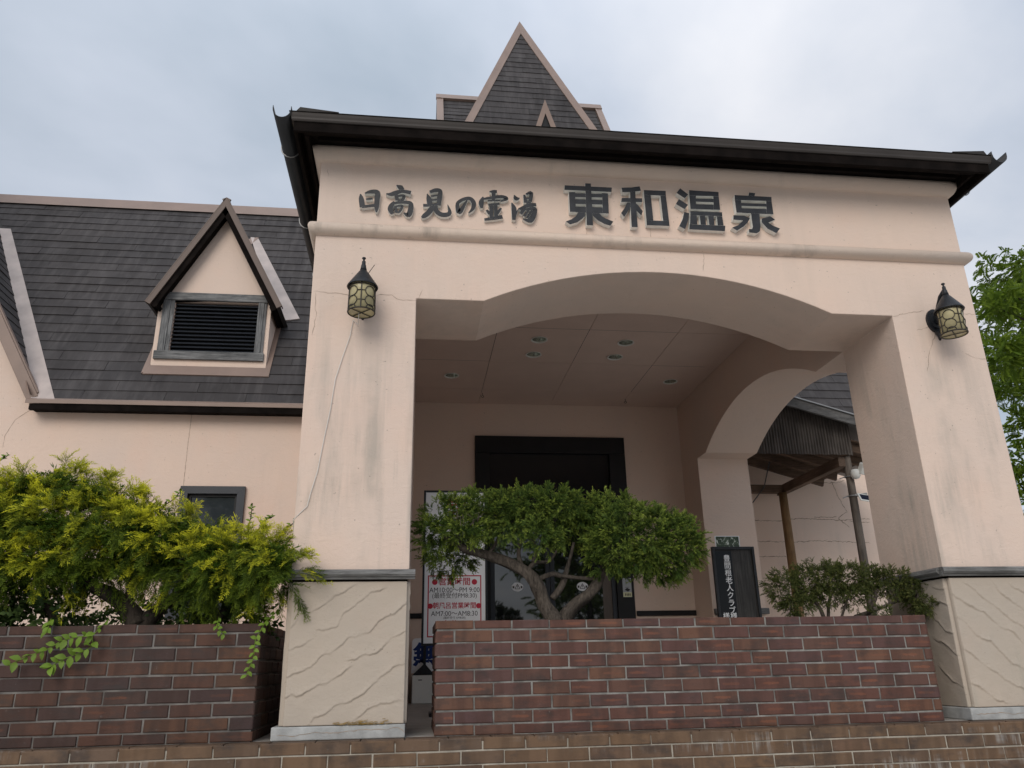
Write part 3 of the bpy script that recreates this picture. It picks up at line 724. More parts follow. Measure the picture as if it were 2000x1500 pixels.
def slates(parent, o, udir, vdir, outline, course=0.182, width=0.91, h0=0.013, name='slate', first=0.0, stuff=False, max_rows=999, u_off=0.0):
    """Overlapping slates on the plane o + u*udir + v*vdir, cut to a convex outline in (u, v)."""
    o, U, V = Vector(o), Vector(udir).normalized(), Vector(vdir).normalized()
    N = U.cross(V).normalized()
    base = Matrix(((U.x, V.x, N.x), (U.y, V.y, N.y), (U.z, V.z, N.z))).to_4x4()
    us, vs = [p[0] for p in outline], [p[1] for p in outline]
    v = min(vs) + first
    row = 0
    mb_all = MB()
    cnt = 0
    while v < max(vs) - 0.02 and row < max_rows:
        u = min(us) - width + ((row * 0.37 + u_off) % 1.0) * width
        while u < max(us):
            j0, j1 = rng.uniform(-0.004, 0.004), rng.uniform(-0.004, 0.004)
            rect = [(u + 0.002, v + j0), (u + width - 0.002, v + j1), (u + width - 0.002, v + course + 0.03), (u + 0.002, v + course + 0.03)]
            c = clip_poly(rect, outline)
            if len(c) >= 3:
                xs = [p[0] for p in c]
                ys = [p[1] for p in c]
                if max(xs) - min(xs) > 0.012 and max(ys) - min(ys) > 0.02:
                    hh = h0 + rng.uniform(-0.003, 0.004)
                    slope = (hh - 0.003) / (course + 0.03)
                    top = [(p[0] - u, p[1] - v, max(0.002, hh - slope * (p[1] - v)) + 0.001 * (row % 2)) for p in c]
                    bot = [(p[0] - u, p[1] - v, 0.0005) for p in c]
                    n = len(c)
                    mb = mb_all if stuff else MB()
                    if stuff:
                        top = [tuple(base.to_3x3() @ (Vector(t) + Vector((u, v, 0))) + o) for t in top]
                        bot = [tuple(base.to_3x3() @ (Vector(t) + Vector((u, v, 0))) + o) for t in bot]
                    mb.add(top + bot, [tuple(range(n))] + [(i, n + i, n + (i + 1) % n, (i + 1) % n) for i in range(n)])
                    cnt += 1
                    if not stuff:
                        m4 = base.copy()
                        m4.translation = o + U * u + V * v
                        put(name, mb.mesh(name, 'slate'), parent, mat4=m4)
            u += width
        v += course
        row += 1
    if stuff and mb_all.v:
        mb_all.build('slate_field', 'slate', parent, kind='stuff')
    return cnt


_bricks = {}
_bvar = [0]


def brick_mesh(L, h, d, mat, ch=0.004):
    _bvar[0] = (_bvar[0] + 1) % 7
    key = (round(L, 3), round(h, 3), mat, _bvar[0])
    if key in _bricks:
        return _bricks[key]
    a, b = L / 2, h / 2
    vs = [(-a + ch, 0, -b + ch), (a - ch, 0, -b + ch), (a - ch, 0, b - ch), (-a + ch, 0, b - ch),
          (-a, ch, -b), (a, ch, -b), (a, ch, b), (-a, ch, b), (-a, d, -b), (a, d, -b), (a, d, b), (-a, d, b)]
    fs = [(0, 1, 2, 3)]
    for k in range(4):
        n = (k + 1) % 4
        fs.append((4 + k, 4 + n, n, k))
        fs.append((8 + k, 8 + n, 4 + n, 4 + k))
    rj = random.Random(_bvar[0] * 31 + 5)
    vs = [(v[0] + rj.uniform(-0.0016, 0.0016), v[1] + (rj.uniform(-0.0008, 0.0014) if i < 8 else 0), v[2] + rj.uniform(-0.0013, 0.0013)) for i, v in enumerate(vs)]
    if _bvar[0] in (2, 5):      # a knocked corner
        k = rj.choice((0, 1, 2, 3))
        s_ = 1 if k in (0, 3) else -1
        vs[k] = (vs[k][0] + s_ * 0.007, vs[k][1] + 0.002, vs[k][2])
    mb = MB()
    mb.add(vs, fs)
    _bricks[key] = mb.mesh('brick', mat)
    return _bricks[key]


def brick_run(parent, name, mat, origin_, rz, length, rows, pitch, joint, start, depth=0.05, proud=0.0):
    """rows: list of (z0, z1); bricks stand in the local x-z plane facing local -y; start(row) gives the first joint."""
    ca, sa = math.cos(rz), math.sin(rz)
    for r, (z0, z1) in enumerate(rows):
        cuts = [0.0]
        x = start(r)
        while x < length - 0.02:
            if x > 0.02:
                cuts.append(x)
            x += pitch
        cuts.append(length)
        for a, b in zip(cuts, cuts[1:]):
            ja = joint / 2 if a > 0 else 0.0
            jb = joint / 2 if b < length else 0.0
            L, h = (b - a) - ja - jb, z1 - z0 - joint
            if L < 0.02:
                continue
            cx = (a + ja + b - jb) / 2
            dy = -proud + rng.uniform(-0.0015, 0.0015)
            loc = (origin_[0] + cx * ca - dy * sa, origin_[1] + cx * sa + dy * ca, (z0 + z1) / 2 + rng.uniform(-0.001, 0.001))
            o = put(name, brick_mesh(round(L, 3), round(h, 3), depth, mat), parent, loc=loc)
            o.rotation_euler = (rng.uniform(-0.008, 0.008), rng.uniform(-0.004, 0.004), rz + rng.uniform(-0.004, 0.004))

# ================================================================== SETTING
g = MB()
g.add([(-900, -900, 0), (900, -900, 0), (900, 900, 0), (-900, 900, 0)], [(0, 1, 2, 3)])
o = g.build('ground', 'paving')
o['kind'] = 'structure'

# ---- porch plinth: brown tiled riser and tiled floor
PL = thing('porch_plinth', 'brown tiled front step under the brick planters and porch pillars', 'plinth', (1.6, 4.6, 0))
mb = MB()
mb.box(-5.0, 7.0, 4.607, 5.44, 0.0, 1.176)
mb.box(-5.0, 4.015, 5.4405, 9.29, 0.0, 1.176)
mb.build('core', 'step_mortar', PL)
mb = MB()
mb.box(4.02, 15.0, 5.45, 10.39, 0.0, 1.190)  # unseen terrace, laid wide and pale to bounce light into the porch
mb.build('bounce_terrace', 'bounce_concrete', PL)
zr_ = [1.196, 1.131, 1.0625, 0.995, 0.9275, 0.860]
rows = [(zr_[i + 1], zr_[i]) for i in range(5)]
brick_run(PL, 'tile', 'step_tile', (-4.9, 4.60, 0), 0, 11.8, rows, 0.2325, 0.0075, lambda r: (5.062 % 0.2325) if r % 2 == 0 else ((5.062 + 0.11625) % 0.2325))
# lower rows, seldom seen, joined
mb = MB()
z = 0.86
k = 0
while z > 0.02:
    x = -4.9 - (k % 2) * 0.116
    while x < 6.9:
        mb.box(max(-4.9, x), min(6.9, x + 0.225), 4.602, 4.62, z - 0.06, z)
        x += 0.2325
    z -= 0.0675
    k += 1
mb.build('lower_tiles', 'step_tile', PL, kind='stuff')
# floor tiles of the porch, a sheet of real pieces behind the planters
tilem = MB()
tilem.box(0, 0.296, 0, 0.296, 0, 0.02)
tm = tilem.mesh('floor_tile', 'floor_tile', bevel=0.003)
for ix in range(-3, 14):
    for iy in range(0, 15):
        put('floor_tile', tm, PL, loc=(-0.03 + ix * 0.30, 4.74 + iy * 0.30, 1.177 + rng.uniform(0, 0.001)))
nosing = MB()
for i in range(51):
    nosing.box(-4.9 + i * 0.2325, -4.9 + i * 0.2325 + 0.225, 4.606, 4.735, 1.178, 1.1965)
nosing.build('step_edge', 'step_tile', PL)

# ================================================================== BRICK PLANTERS
ZB = [1.196, 1.254, 1.324, 1.396, 1.468, 1.539, 1.610, 1.682, 1.753, 1.807]
ROWS = [(ZB[i], ZB[i + 1]) for i in range(9)]


def planter(x0, x1, label, mat, start, grp, y1=5.36):
    t = thing('brick_planter', label, 'planter', ((x0 + x1) / 2, 5.02, 1.196), grp)
    y0 = 4.70
    w = 0.10
    m = MB()
    m.box(x0 + 0.008, x1 - 0.008, y0 + 0.007, y0 + w, 1.197, 1.801)
    m.box(x0 + 0.008, x1 - 0.008, y1 - w, y1 - 0.007, 1.197, 1.801)
    m.box(x0 + 0.008, x0 + w, y0 + w, y1 - w, 1.197, 1.801)
    m.box(x1 - w, x1 - 0.008, y0 + w, y1 - w, 1.197, 1.801)
    m.build('mortar', 'mortar' if mat == 'brick' else 'mortar_sooty', t)
    brick_run(t, 'brick', mat, (x0, y0, 0), 0, x1 - x0, ROWS, 0.2195, 0.0095, start)
    # end faces; a little shorter so that no faces share a plane
    brick_run(t, 'brick', mat, (x1, y0 + 0.052, 0), R(90), y1 - y0 - 0.052, ROWS, 0.2195, 0.0095, lambda r: 0.10 + 0.11 * (r % 2))
    ll = min(y1 - y0, 0.66) - 0.052      # the far end of the long planter is never seen
    brick_run(t, 'brick', mat, (x0, y0 + 0.052 + ll, 0), R(-90), ll, ROWS, 0.2195, 0.0095, lambda r: 0.16 + 0.11 * (r % 2))
    s = MB()
    n = 14
    for i in range(n):
        for j in range(4):
            pass
    s.box(x0 + w, x1 - w, y0 + w, y1 - w, 1.70, 1.765)
    s.build('soil', 'soil', t)
    return t


mid_start = lambda r: (0.108 if r % 2 else 0.2195)
planter(0.137, 3.150, 'red brown brick planter holding the pruned juniper in front of the porch opening', 'brick', mid_start, 'brick planters along the step')
LX0 = -3.0
planter(LX0, -0.830, 'sooty dark brick planter under the golden juniper beside the porch pillar', 'brick_sooty',
        lambda r: ((-0.830 - LX0 - 0.125) % 0.2195) if r % 2 == 1 else ((-0.830 - LX0 - 0.2195) % 0.2195), 'brick planters along the step', 8.4)

# ================================================================== PORTICO
PO = thing('portico', 'pink stucco entrance porch with a shallow arch and dark overhanging roof', 'entrance porch', (1.645, 7.0, 1.196))
XL, XLi, XRi, XR = -0.694, -0.020, 3.330, 3.980
YF, YB = 4.70, 5.38
ZS, ZT = 3.838, 4.968


def arch_pts(a, b, zs, rise, n=22):
    c, hw = (a + b) / 2, (b - a) / 2
    rad = (hw * hw + rise * rise) / (2 * rise)
    ang = math.asin(min(1, hw / rad))
    return [(c + rad * math.sin(ang * (1 - 2 * i / n)), zs - (rad - rise) + rad * math.cos(ang * (1 - 2 * i / n))) for i in range(n + 1)]


arch = arch_pts(0.426, 2.877, ZS, 0.268)
prof = [(XL, 2.07), (XLi, 2.07), (XLi, ZS)] + [(p[0], p[1]) for p in arch[::-1]] + [(XRi, ZS), (XRi, 2.07), (XR, 2.07), (XR, ZT), (XL, ZT)]
mb = MB()
mb.prism(prof, 'y', YF, YB)
mb.build('front_wall', 'stucco_dirty', PO, bevel=0.005)
# lower pillar cores, clad by the stone-pattern panels
for nm, a, b in (('pillar_base', XL + 0.02, XLi - 0.02), ('pillar_base', XRi + 0.03, XR - 0.02)):
    mb = MB()
    mb.box(a, b, YF + 0.03, YB - 0.02, 1.26, 2.068)
    mb.build(nm, 'stone_render', PO)
    mb = MB()
    mb.box(a - 0.012, b + 0.012, YF - 0.002, YB - 0.01, 2.0245, 2.0355)
    mb.build('shadow_joint', 'dark_wood', PO)
# concrete feet
for a, b in ((-0.732, -0.022), (3.318, 4.02)):
    mb = MB()
    mb.box(a, b, 4.688, YB + 0.02, 1.1975, 1.267)
    mb.build('footing', 'concrete', PO, bevel=0.006)
# side walls with arches
sarch = arch_pts(5.83, 8.47, ZS, 0.345)


def side_wall(xa, xb, arched):
    ys, ye = YB + 0.001, 9.298
    if arched:
        pr = [(ys, ZS)] + [(p[0], p[1]) for p in sarch[::-1]] + [(8.75, ZS), (8.75, 1.198), (ye, 1.198), (ye, ZT - 0.001), (ys, ZT - 0.001)]
    else:
        pr = [(ys, 1.198), (ye, 1.198), (ye, ZT - 0.001), (ys, ZT - 0.001)]
    m = MB()
    m.prism(pr, 'x', xa, xb)
    m.build('side_wall', 'stucco', PO, bevel=0.004)


side_wall(XRi, 3.952, True)
side_wall(-0.692, XLi, False)


def sweep_path(path, prof, mb):
    """path: open 2-D polyline seen from above with the outside on its right; prof: (offset, z)."""
    n = len(path)
    rows_ = []
    for o_, z_ in prof:
        pts = []
        for i in range(n):
            p = Vector(path[i])
            ds = []
            if i > 0:
                ds.append((p - Vector(path[i - 1])).normalized())
            if i < n - 1:
                ds.append((Vector(path[i + 1]) - p).normalized())
            ns = [Vector((d.y, -d.x)) for d in ds]
            if len(ns) == 2:
                b = (ns[0] + ns[1]).normalized()
                q = p + b * (o_ / max(0.2, b.dot(ns[0])))
            else:
                q = p + ns[0] * o_
            pts.append((q.x, q.y, z_))
        rows_.append(pts)
    base = len(mb.v)
    for r_ in rows_:
        mb.v.extend(r_)
    for i in range(len(prof) - 1):
        for k in range(n - 1):
            mb.face((base + i * n + k, base + i * n + k + 1, base + (i + 1) * n + k + 1, base + (i + 1) * n + k))


path = [(XL, 9.29), (XL, YF), (XR, YF), (XR, 9.29)]
mb = MB()
mb.smooth = True
zc_, rr = 4.324, 0.049
sweep_path(path, [(0.0, zc_ - rr)] + [(0.004 + 0.046 * math.cos(t), zc_ + rr * math.sin(t)) for t in [R(a) for a in range(-90, 91, 15)]] + [(0.0, zc_ + rr)], mb)
mb.build('string_moulding', 'stucco_trim', PO)
mb = MB()
mb.smooth = True
sweep_path(path, [(0.0, 4.852), (0.020, 4.855), (0.030, 4.862), (0.044, 4.884), (0.054, 4.912), (0.058, 4.936), (0.054, 4.956), (0.0, 4.9665)], mb)
mb.build('cornice', 'stucco_trim', PO)
# timber rails above the stone panels (rounded fronts)
railp = [(0.0, 2.036), (0.026, 2.036), (0.028, 2.047), (0.040, 2.050), (0.050, 2.062), (0.048, 2.080), (0.036, 2.090), (0.0, 2.0905)]


def rail(pth, mat):
    m = MB()
    sweep_path(pth, railp, m)
    n = len(pth)
    k = len(railp)
    m.face([i * n for i in range(k)])
    m.face([i * n + n - 1 for i in range(k)][::-1])
    m.build('timber_rail', mat, PO)


rail([(XL - 0.03, YF - 0.004), (XLi + 0.035, YF - 0.004)], 'trim_wood')
rail([(XL - 0.004, YB), (XL - 0.004, YF)], 'trim_wood_side')
rail([(XRi - 0.034, YF - 0.004), (XR + 0.035, YF - 0.004)], 'trim_wood')
rail([(XRi + 0.0, YB), (XRi + 0.0, YF + 0.0)], 'trim_wood_side')


# stone-pattern panels: a real relief, lips that swell and break along the traced ridges
def relief(w0, w1, z0, z1, ridges, name, place, amp=0.0085, step=0.0052):
    nx, nz = int((w1 - w0) / step) + 1, int((z1 - z0) / step) + 1
    X = np.linspace(w0, w1, nx)
    Z = np.linspace(z0, z1, nz)
    H = np.zeros((nz, nx))
    grit = nrg.normal(size=(nz, nx))
    best = np.full((nz, nx), 9.0)
    for rd in ridges:
        rd = sorted(rd)
        xs = np.array([p[0] for p in rd])
        zs = np.array([p[1] for p in rd])
        zl = np.interp(X, xs, zs)
        for f_, a_ in ((31, 0.003), (67, 0.0020), (140, 0.0015), (290, 0.0011)):
            zl = zl + a_ * np.sin(X * f_ * 1.3 + xs[0] * 50 + f_)
        inside = ((X >= xs[0] - 0.01) & (X <= xs[-1] + 0.01)).astype(float)
        fade = np.clip(np.minimum(X - xs[0], xs[-1] - X) / 0.05 + 0.3, 0, 1)
        d = Z[:, None] - zl[None, :]
        a = np.where(d >= 0, np.exp(-np.clip(d, 0, 9) / 0.024), 0) * np.clip(d / 0.0045, 0, 1) * inside * fade
        b = np.where(d < 0, -0.35 * np.exp(np.clip(d, -9, 0) / 0.008), 0) * inside * fade
        va = np.array([0.75 + 0.9 * noise.noise(Vector((q * 14, xs[0] * 9, zs[0] * 7))) for q in X])
        H += amp * va[None, :] * (a + b) + 0.0007 * grit * np.exp(-np.abs(d - 0.02) / 0.03) * inside
    for i in range(nz):
        for j in range(0, nx, 1):
            H[i, j] += 0.0010 * noise.noise(Vector((X[j] * 22, Z[i] * 22, 3.3))) + 0.0022 * noise.noise(Vector((X[j] * 6, Z[i] * 6, 1.3)))
    vs, fs = [], []
    for i in range(nz):
        for j in range(nx):
            vs.append(place(X[j], Z[i], H[i, j]))
    for i in range(nz - 1):
        for j in range(nx - 1):
            fs.append((i * nx + j, i * nx + j + 1, (i + 1) * nx + j + 1, (i + 1) * nx + j))
    # returned edges
    rim = [j for j in range(nx)] + [i * nx + nx - 1 for i in range(1, nz)] + [(nz - 1) * nx + j for j in range(nx - 2, -1, -1)] + [i * nx for i in range(nz - 2, 0, -1)]
    o0 = len(vs)
    for r_ in rim:
        j, i = r_ % nx, r_ // nx
        vs.append(place(X[j], Z[i], -0.028))
    n = len(rim)
    for k in range(n):
        fs.append((rim[k], o0 + k, o0 + (k + 1) % n, rim[(k + 1) % n]))
    m = MB()
    m.smooth = True
    m.add(vs, fs)
    return m.build(name, 'stone_render', PO)


relief(-0.672, -0.030, 1.270, 2.024, RIDGE_L, 'stone_panel', lambda a, z, h: (a, 4.690 - h, z))
relief(3.352, 3.985, 1.270, 2.024, RIDGE_R, 'stone_panel', lambda a, z, h: (a, 4.690 - h, z))
relief(4.722, 5.36, 1.270, 2.024, RIDGE_S, 'stone_panel', lambda a, z, h: (3.328 - h, a, z))
relief(4.722, 5.36, 1.270, 2.024, [[(p[0] + 0.02, p[1] - 0.05) for p in r] for r in RIDGE_S], 'stone_panel', lambda a, z, h: (-0.700 - h, 10.082 - a, z))
relief(4.722, 5.36, 1.270, 2.024, RIDGE_S[:2], 'stone_panel', lambda a, z, h: (-0.014 + h, a, z), step=0.02)
# moss at the foot of the left panel
mb = MB()
for i in range(70):
    x = rng.gauss(-0.27, 0.075)
    z = 1.268 + abs(rng.gauss(0, 0.010))
    a = rng.uniform(-0.4, 0.4)
    L = rng.uniform(0.01, 0.035)
    mb.bar((x, 4.682, z), (x + L * math.cos(a), 4.679, z + abs(L * math.sin(a)) * 0.7), 0.003, 0.002)
mb.build('moss', 'rust_moss', PO, kind='stuff')
# cracks
mb = MB()
for c in CRACK_F:
    ribbon(mb, [(p[0], 4.6995, p[1]) for p in c], 0.0034, jag=0.005, lift=0.0006)
for zc2, pts in ((0, [(-0.70, 1.225), (-0.60, 1.222), (-0.52, 1.236), (-0.40, 1.232), (-0.25, 1.244), (-0.12, 1.240), (-0.06, 1.252), (-0.02, 1.222)]), (0, [(3.34, 1.232), (3.50, 1.236), (3.60, 1.228), (3.8, 1.238)])):
    ribbon(mb, [(p[0], 4.6875, p[1]) for p in pts], 0.004, jag=0.003, lift=0.0008)
mb.build('crack', 'crack', PO, kind='stuff')

# ceiling panels with cut holes for the lights
CZ = 4.654
gx = [XLi, 0.768, 1.672, 2.574, XRi]
gy = [YB, 6.025, 6.935, 7.845, 8.755, 9.296]
LIGHTS = [(1.212, 7.215), (1.214, 7.617), (2.112, 7.226), (2.098, 7.623), (0.383, 8.314), (2.938, 8.336)]


def holed(mb, x0, x1, y0, y1, c, r=0.073, n=32):
    pts = []
    for k in range(n):
        t = 2 * math.pi * k / n
        dx, dy = math.cos(t), math.sin(t)
        s = min(((x1 - c[0]) / dx if dx > 1e-9 else (x0 - c[0]) / dx if dx < -1e-9 else 9), ((y1 - c[1]) / dy if dy > 1e-9 else (y0 - c[1]) / dy if dy < -1e-9 else 9))
        pts.append((c[0] + dx * s, c[1] + dy * s, t))
    o = len(mb.v)
    for k in range(n):
        t = pts[k][2]
        mb.v.append((c[0] + r * math.cos(t), c[1] + r * math.sin(t), CZ))
    for k in range(n):
        mb.v.append((pts[k][0], pts[k][1], CZ))
    for k in range(n):
        a, b = k, (k + 1) % n
        mb.face((o + a, o + b, o + n + b, o + n + a))
    for cx_, cy_ in ((x0, y0), (x0, y1), (x1, y0), (x1, y1)):
        t = math.atan2(cy_ - c[1], cx_ - c[0]) % (2 * math.pi)
        k = int(t / (2 * math.pi / n)) % n
        i = len(mb.v)
        mb.v.append((cx_, cy_, CZ))
        mb.face((o + n + k, o + n + (k + 1) % n, i))


for i in range(4):
    for j in range(5):
        x0, x1, y0, y1 = gx[i] + 0.0025, gx[i + 1] - 0.0025, gy[j] + 0.0025, gy[j + 1] - 0.0025
        ls = [l for l in LIGHTS if x0 < l[0] < x1 and y0 < l[1] < y1]
        mb = MB()
        if not ls:
            mb.box(x0, x1, y0, y1, CZ, CZ + 0.008)
        elif len(ls) == 1:
            holed(mb, x0, x1, y0, y1, ls[0])
        else:
            ym = (ls[0][1] + ls[1][1]) / 2
            holed(mb, x0, x1, y0, ym, ls[0])
            holed(mb, x0, x1, ym, y1, ls[1])
        mb.build('ceiling_panel', 'ceiling_board', PO)
mb = MB()
mb.box(XLi + 0.001, XRi - 0.001, YB + 0.002, 9.295, 4.80, 4.82)
mb.build('ceiling_backing', 'black_paint', PO)
for hx, hy in ((0.784, 8.90), (2.572, 9.0)):
    mb = MB()
    mb.tube([(hx, hy, CZ), (hx, hy, CZ - 0.03)], 0.003, 6)
    mb.tube([(hx + 0.013 * math.cos(t), hy, CZ - 0.043 + 0.013 * math.sin(t)) for t in [k * math.pi / 6 for k in range(13)]], 0.003, 6)
    mb.build('ceiling_hook', 'black_metal', PO)

# portico roof: low hip, deep dark eaves
ex0, ex1, ey0, ey1 = -0.856, 4.124, 4.385, 9.25
mb = MB()
top = 5.005
ym = (ey0 + ey1) / 2
mb.add([(ex0 - 0.02, ey0 - 0.02, top), (ex1 + 0.02, ey0 - 0.02, top), (ex1 + 0.02, ey1, top), (ex0 - 0.02, ey1, top), (1.635, ey0 + 2.2, top + 0.16), (1.635, ey1, top + 0.16)],
       [(0, 1, 4), (1, 2, 5, 4), (3, 0, 4, 5), (2, 3, 5)])
mb.build('roof', 'roof_steel', PO)
mb = MB()
mb.box(ex0 + 0.03, ex1 - 0.03, ey0 + 0.03, ey1, 4.968, 5.0)
mb.build('soffit', 'dark_wood', PO)
mb = MB()   # fascia boards under the metal edge
mb.box(ex0 + 0.012, ex1 - 0.012, ey0 + 0.012, ey0 + 0.035, 4.872, 4.967)
mb.box(ex0 + 0.012, ex0 + 0.035, ey0 + 0.036, ey1, 4.872, 4.967)
mb.box(ex1 - 0.035, ex1 - 0.012, ey0 + 0.036, ey1, 4.872, 4.967)
mb.build('fascia_board', 'dark_wood', PO, bevel=0.003)
mb = MB()
mb.box(ex0 + 0.07, ex1 - 0.07, ey0 + 0.075, ey0 + 0.10, 4.905, 4.967)
mb.box(ex0 + 0.07, ex0 + 0.095, ey0 + 0.101, ey1, 4.905, 4.967)
mb.box(ex1 - 0.095, ex1 - 0.07, ey0 + 0.101, ey1, 4.905, 4.967)
mb.box(ex0 + 0.15, ex1 - 0.15, ey0 + 0.18, ey0 + 0.20, 4.935, 4.967)
mb.build('eave_batten', 'dark_wood', PO, bevel=0.003)
mb = MB()
mb.smooth = True
pth = [(ex0 + 0.01, ey1), (ex0 + 0.01, ey0 + 0.01), (ex1 - 0.01, ey0 + 0.01), (ex1 - 0.01, ey1)]
sweep_path(pth, [(0.0, 4.944), (0.008, 4.945), (0.014, 4.955), (0.015, 4.968), (0.020, 4.982), (0.024, 4.998), (0.020, 5.006), (0.0, 5.008)], mb)
mb.build('drip_edge', 'fascia_metal', PO, shade=False)
for sx, x in ((-1, ex0 + 0.02), (1, ex1 - 0.02)):     # flashing tongues that stand up at the corners
    mb = MB()
    mb.add([(x, ey0 - 0.01, 5.006), (x - sx * 0.03, ey0 - 0.02, 5.036), (x - sx * 0.28, ey0 - 0.02, 5.014), (x - sx * 0.28, ey0 - 0.01, 5.006),
            (x, ey0 + 0.01, 5.006), (x - sx * 0.03, ey0 + 0.0, 5.036), (x - sx * 0.28, ey0 + 0.0, 5.014), (x - sx * 0.28, ey0 + 0.01, 5.006)],
           [(0, 1, 2, 3), (7, 6, 5, 4), (0, 4, 5, 1), (1, 5, 6, 2), (2, 6, 7, 3)])
    mb.build('corner_flashing', 'roof_steel', PO)


def gutter(x, y0, y1, zt, r=0.057):
    mb = MB()
    mb.smooth = True
    prof = [(x - r * math.cos(t), zt - r * 1.15 * math.sin(t)) for t in [math.pi * k / 12 for k in range(13)]]
    prof = [(x - r, zt + 0.022)] + prof + [(x + r, zt + 0.022)]
    inner = [(x - (r - 0.004) * math.cos(t), zt - (r - 0.004) * 1.15 * math.sin(t)) for t in [math.pi * k / 12 for k in range(13)]]
    inner = [(x - r + 0.004, zt + 0.022)] + inner + [(x + r - 0.004, zt + 0.022)]
    loop = prof + inner[::-1]
    n = len(loop)
    mb.v = [(p[0], y0, p[1]) for p in loop] + [(p[0], y1, p[1]) for p in loop]
    for k in range(n):
        mb.face((k, (k + 1) % n, n + (k + 1) % n, n + k))
    m = len(prof)
    for k in range(m - 1):
        mb.face((k, k + 1, n - 2 - k, n - 1 - k)[::-1])
        mb.face((n + k, n + k + 1, n + n - 2 - k, n + n - 1 - k))
    gt = mb.build('gutter', 'gutter_plastic', PO)
    y = y0 + 0.42
    while y < y1:
        b = MB()
        s = 1 if x < 1 else -1
        b.tube([(x - s * (r + 0.006), y, zt + 0.03), (x - s * (r + 0.006), y, zt)] + [(x - s * (r + 0.006) * math.cos(t), y, zt - (r + 0.006) * 1.15 * math.sin(t)) for t in [math.pi * k / 8 for k in range(1, 8)]] + [(x + s * (r + 0.006), y, zt), (x + s * (r + 0.03), y, zt + 0.005), (x + s * (r + 0.05), y, zt - 0.03)], 0.0045, 6)
        b.build('bracket', 'wire', gt)
        y += 0.95


gutter(-0.920, 4.36, 9.0, 5.010, 0.060)
gutter(4.188, 4.36, 9.0, 5.010, 0.060)

# ================================================================== BATHHOUSE
BH = thing('bathhouse', 'pink stucco bathhouse with steep slate roofs behind the porch', 'building', (1.6, 12.0, 0))
WY = 9.30


def wall_grid(mb, xs, zs, holes, y0, y1):
    """solid cells between cuts, leaving the openings out."""
    for i in range(len(xs) - 1):
        for j in range(len(zs) - 1):
            cx, cz_ = (xs[i] + xs[i + 1]) / 2, (zs[j] + zs[j + 1]) / 2
            if any(h[0] < cx < h[1] and h[2] < cz_ < h[3] for h in holes):
                continue
            mb.box(xs[i], xs[i + 1], y0, y1, zs[j], zs[j + 1])


mb = MB()
holes = [(0.72, 2.595, 1.2, 4.232), (-2.665, -1.946, 2.10, 3.570), (-5.28, -4.565, 2.10, 3.575)]
WW = 9.15      # the wings stand a little proud of the porch's back wall
fk = WW / 9.3
win = [(-2.665 * fk, -1.946 * fk, 1.55 + 0.55 * fk, 1.55 + 2.02 * fk), (-5.28 * fk, -4.565 * fk, 1.55 + 0.55 * fk, 1.55 + 2.025 * fk)]
xs = [-11.0, win[1][0], win[1][1], win[0][0], win[0][1], -0.695]
zs = [0.0, win[0][2], win[0][3], win[1][3], 4.62]
wall_grid(mb, xs, zs, win, WW, WW + 0.37)
xs = [-0.694, 0.72, 2.595, 3.96]
zs = [0.0, 1.2, 4.232, 4.72]
wall_grid(mb, xs, zs, holes, WY, WY + 0.22)
bm = bmesh.new()
me = mb.mesh('wall', 'stucco')
bm.from_mesh(me)
bmesh.ops.remove_doubles(bm, verts=bm.verts, dist=1e-5)
dup = {}
for f in bm.faces:
    dup.setdefault(tuple(sorted(v.index for v in f.verts)), []).append(f)
bmesh.ops.delete(bm, geom=[f for v in dup.values() if len(v) > 1 for f in v], context='FACES')
bm.to_mesh(me)
bm.free()
put('wall', me, BH)
# right wing sits further back
mb = MB()
mb.box(3.96, 7.75, 10.40, 10.6, 0.0, 4.98)
mb.box(3.96, 4.12, 9.522, 10.399, 0.0, 4.98)
mb.build('wall', 'stucco', BH)
mb = MB()
mb.box(-11.0, 7.75, 15.0, 15.2, 0, 4.7)
mb.box(-11.0, -10.8, WY + 0.23, 14.99, 0, 4.7)
mb.box(7.55, 7.75, 10.61, 14.99, 0, 4.7)
mb.build('wall', 'stucco', BH)
mb = MB()
for c in CRACK_L:
    ribbon(mb, [(p[0] * WW / 9.29, WW - 0.0005, 1.55 + (p[1] - 1.55) * WW / 9.29) for p in c], 0.006, jag=0.002, lift=0.0008)
for c in CRACK_W:
    ribbon(mb, [(p[0], 10.3995, p[1]) for p in c], 0.012, jag=0.008, lift=0.0008)
mb.build('crack', 'crack', BH, kind='stuff')
mb = MB()
mb.box(-0.66, 0.70, WY - 0.03, WY - 0.001, 2.078, 2.135)
mb.box(2.61, 3.3285, WY - 0.03, WY - 0.001, 2.078, 2.135)
mb.build('dado_rail', 'black_paint', BH, bevel=0.006)
mb = MB()
mb.box(3.34, 3.975, 8.70, 8.748, 2.05, 2.115)
mb.build('dado_rail', 'trim_wood', BH, bevel=0.008)

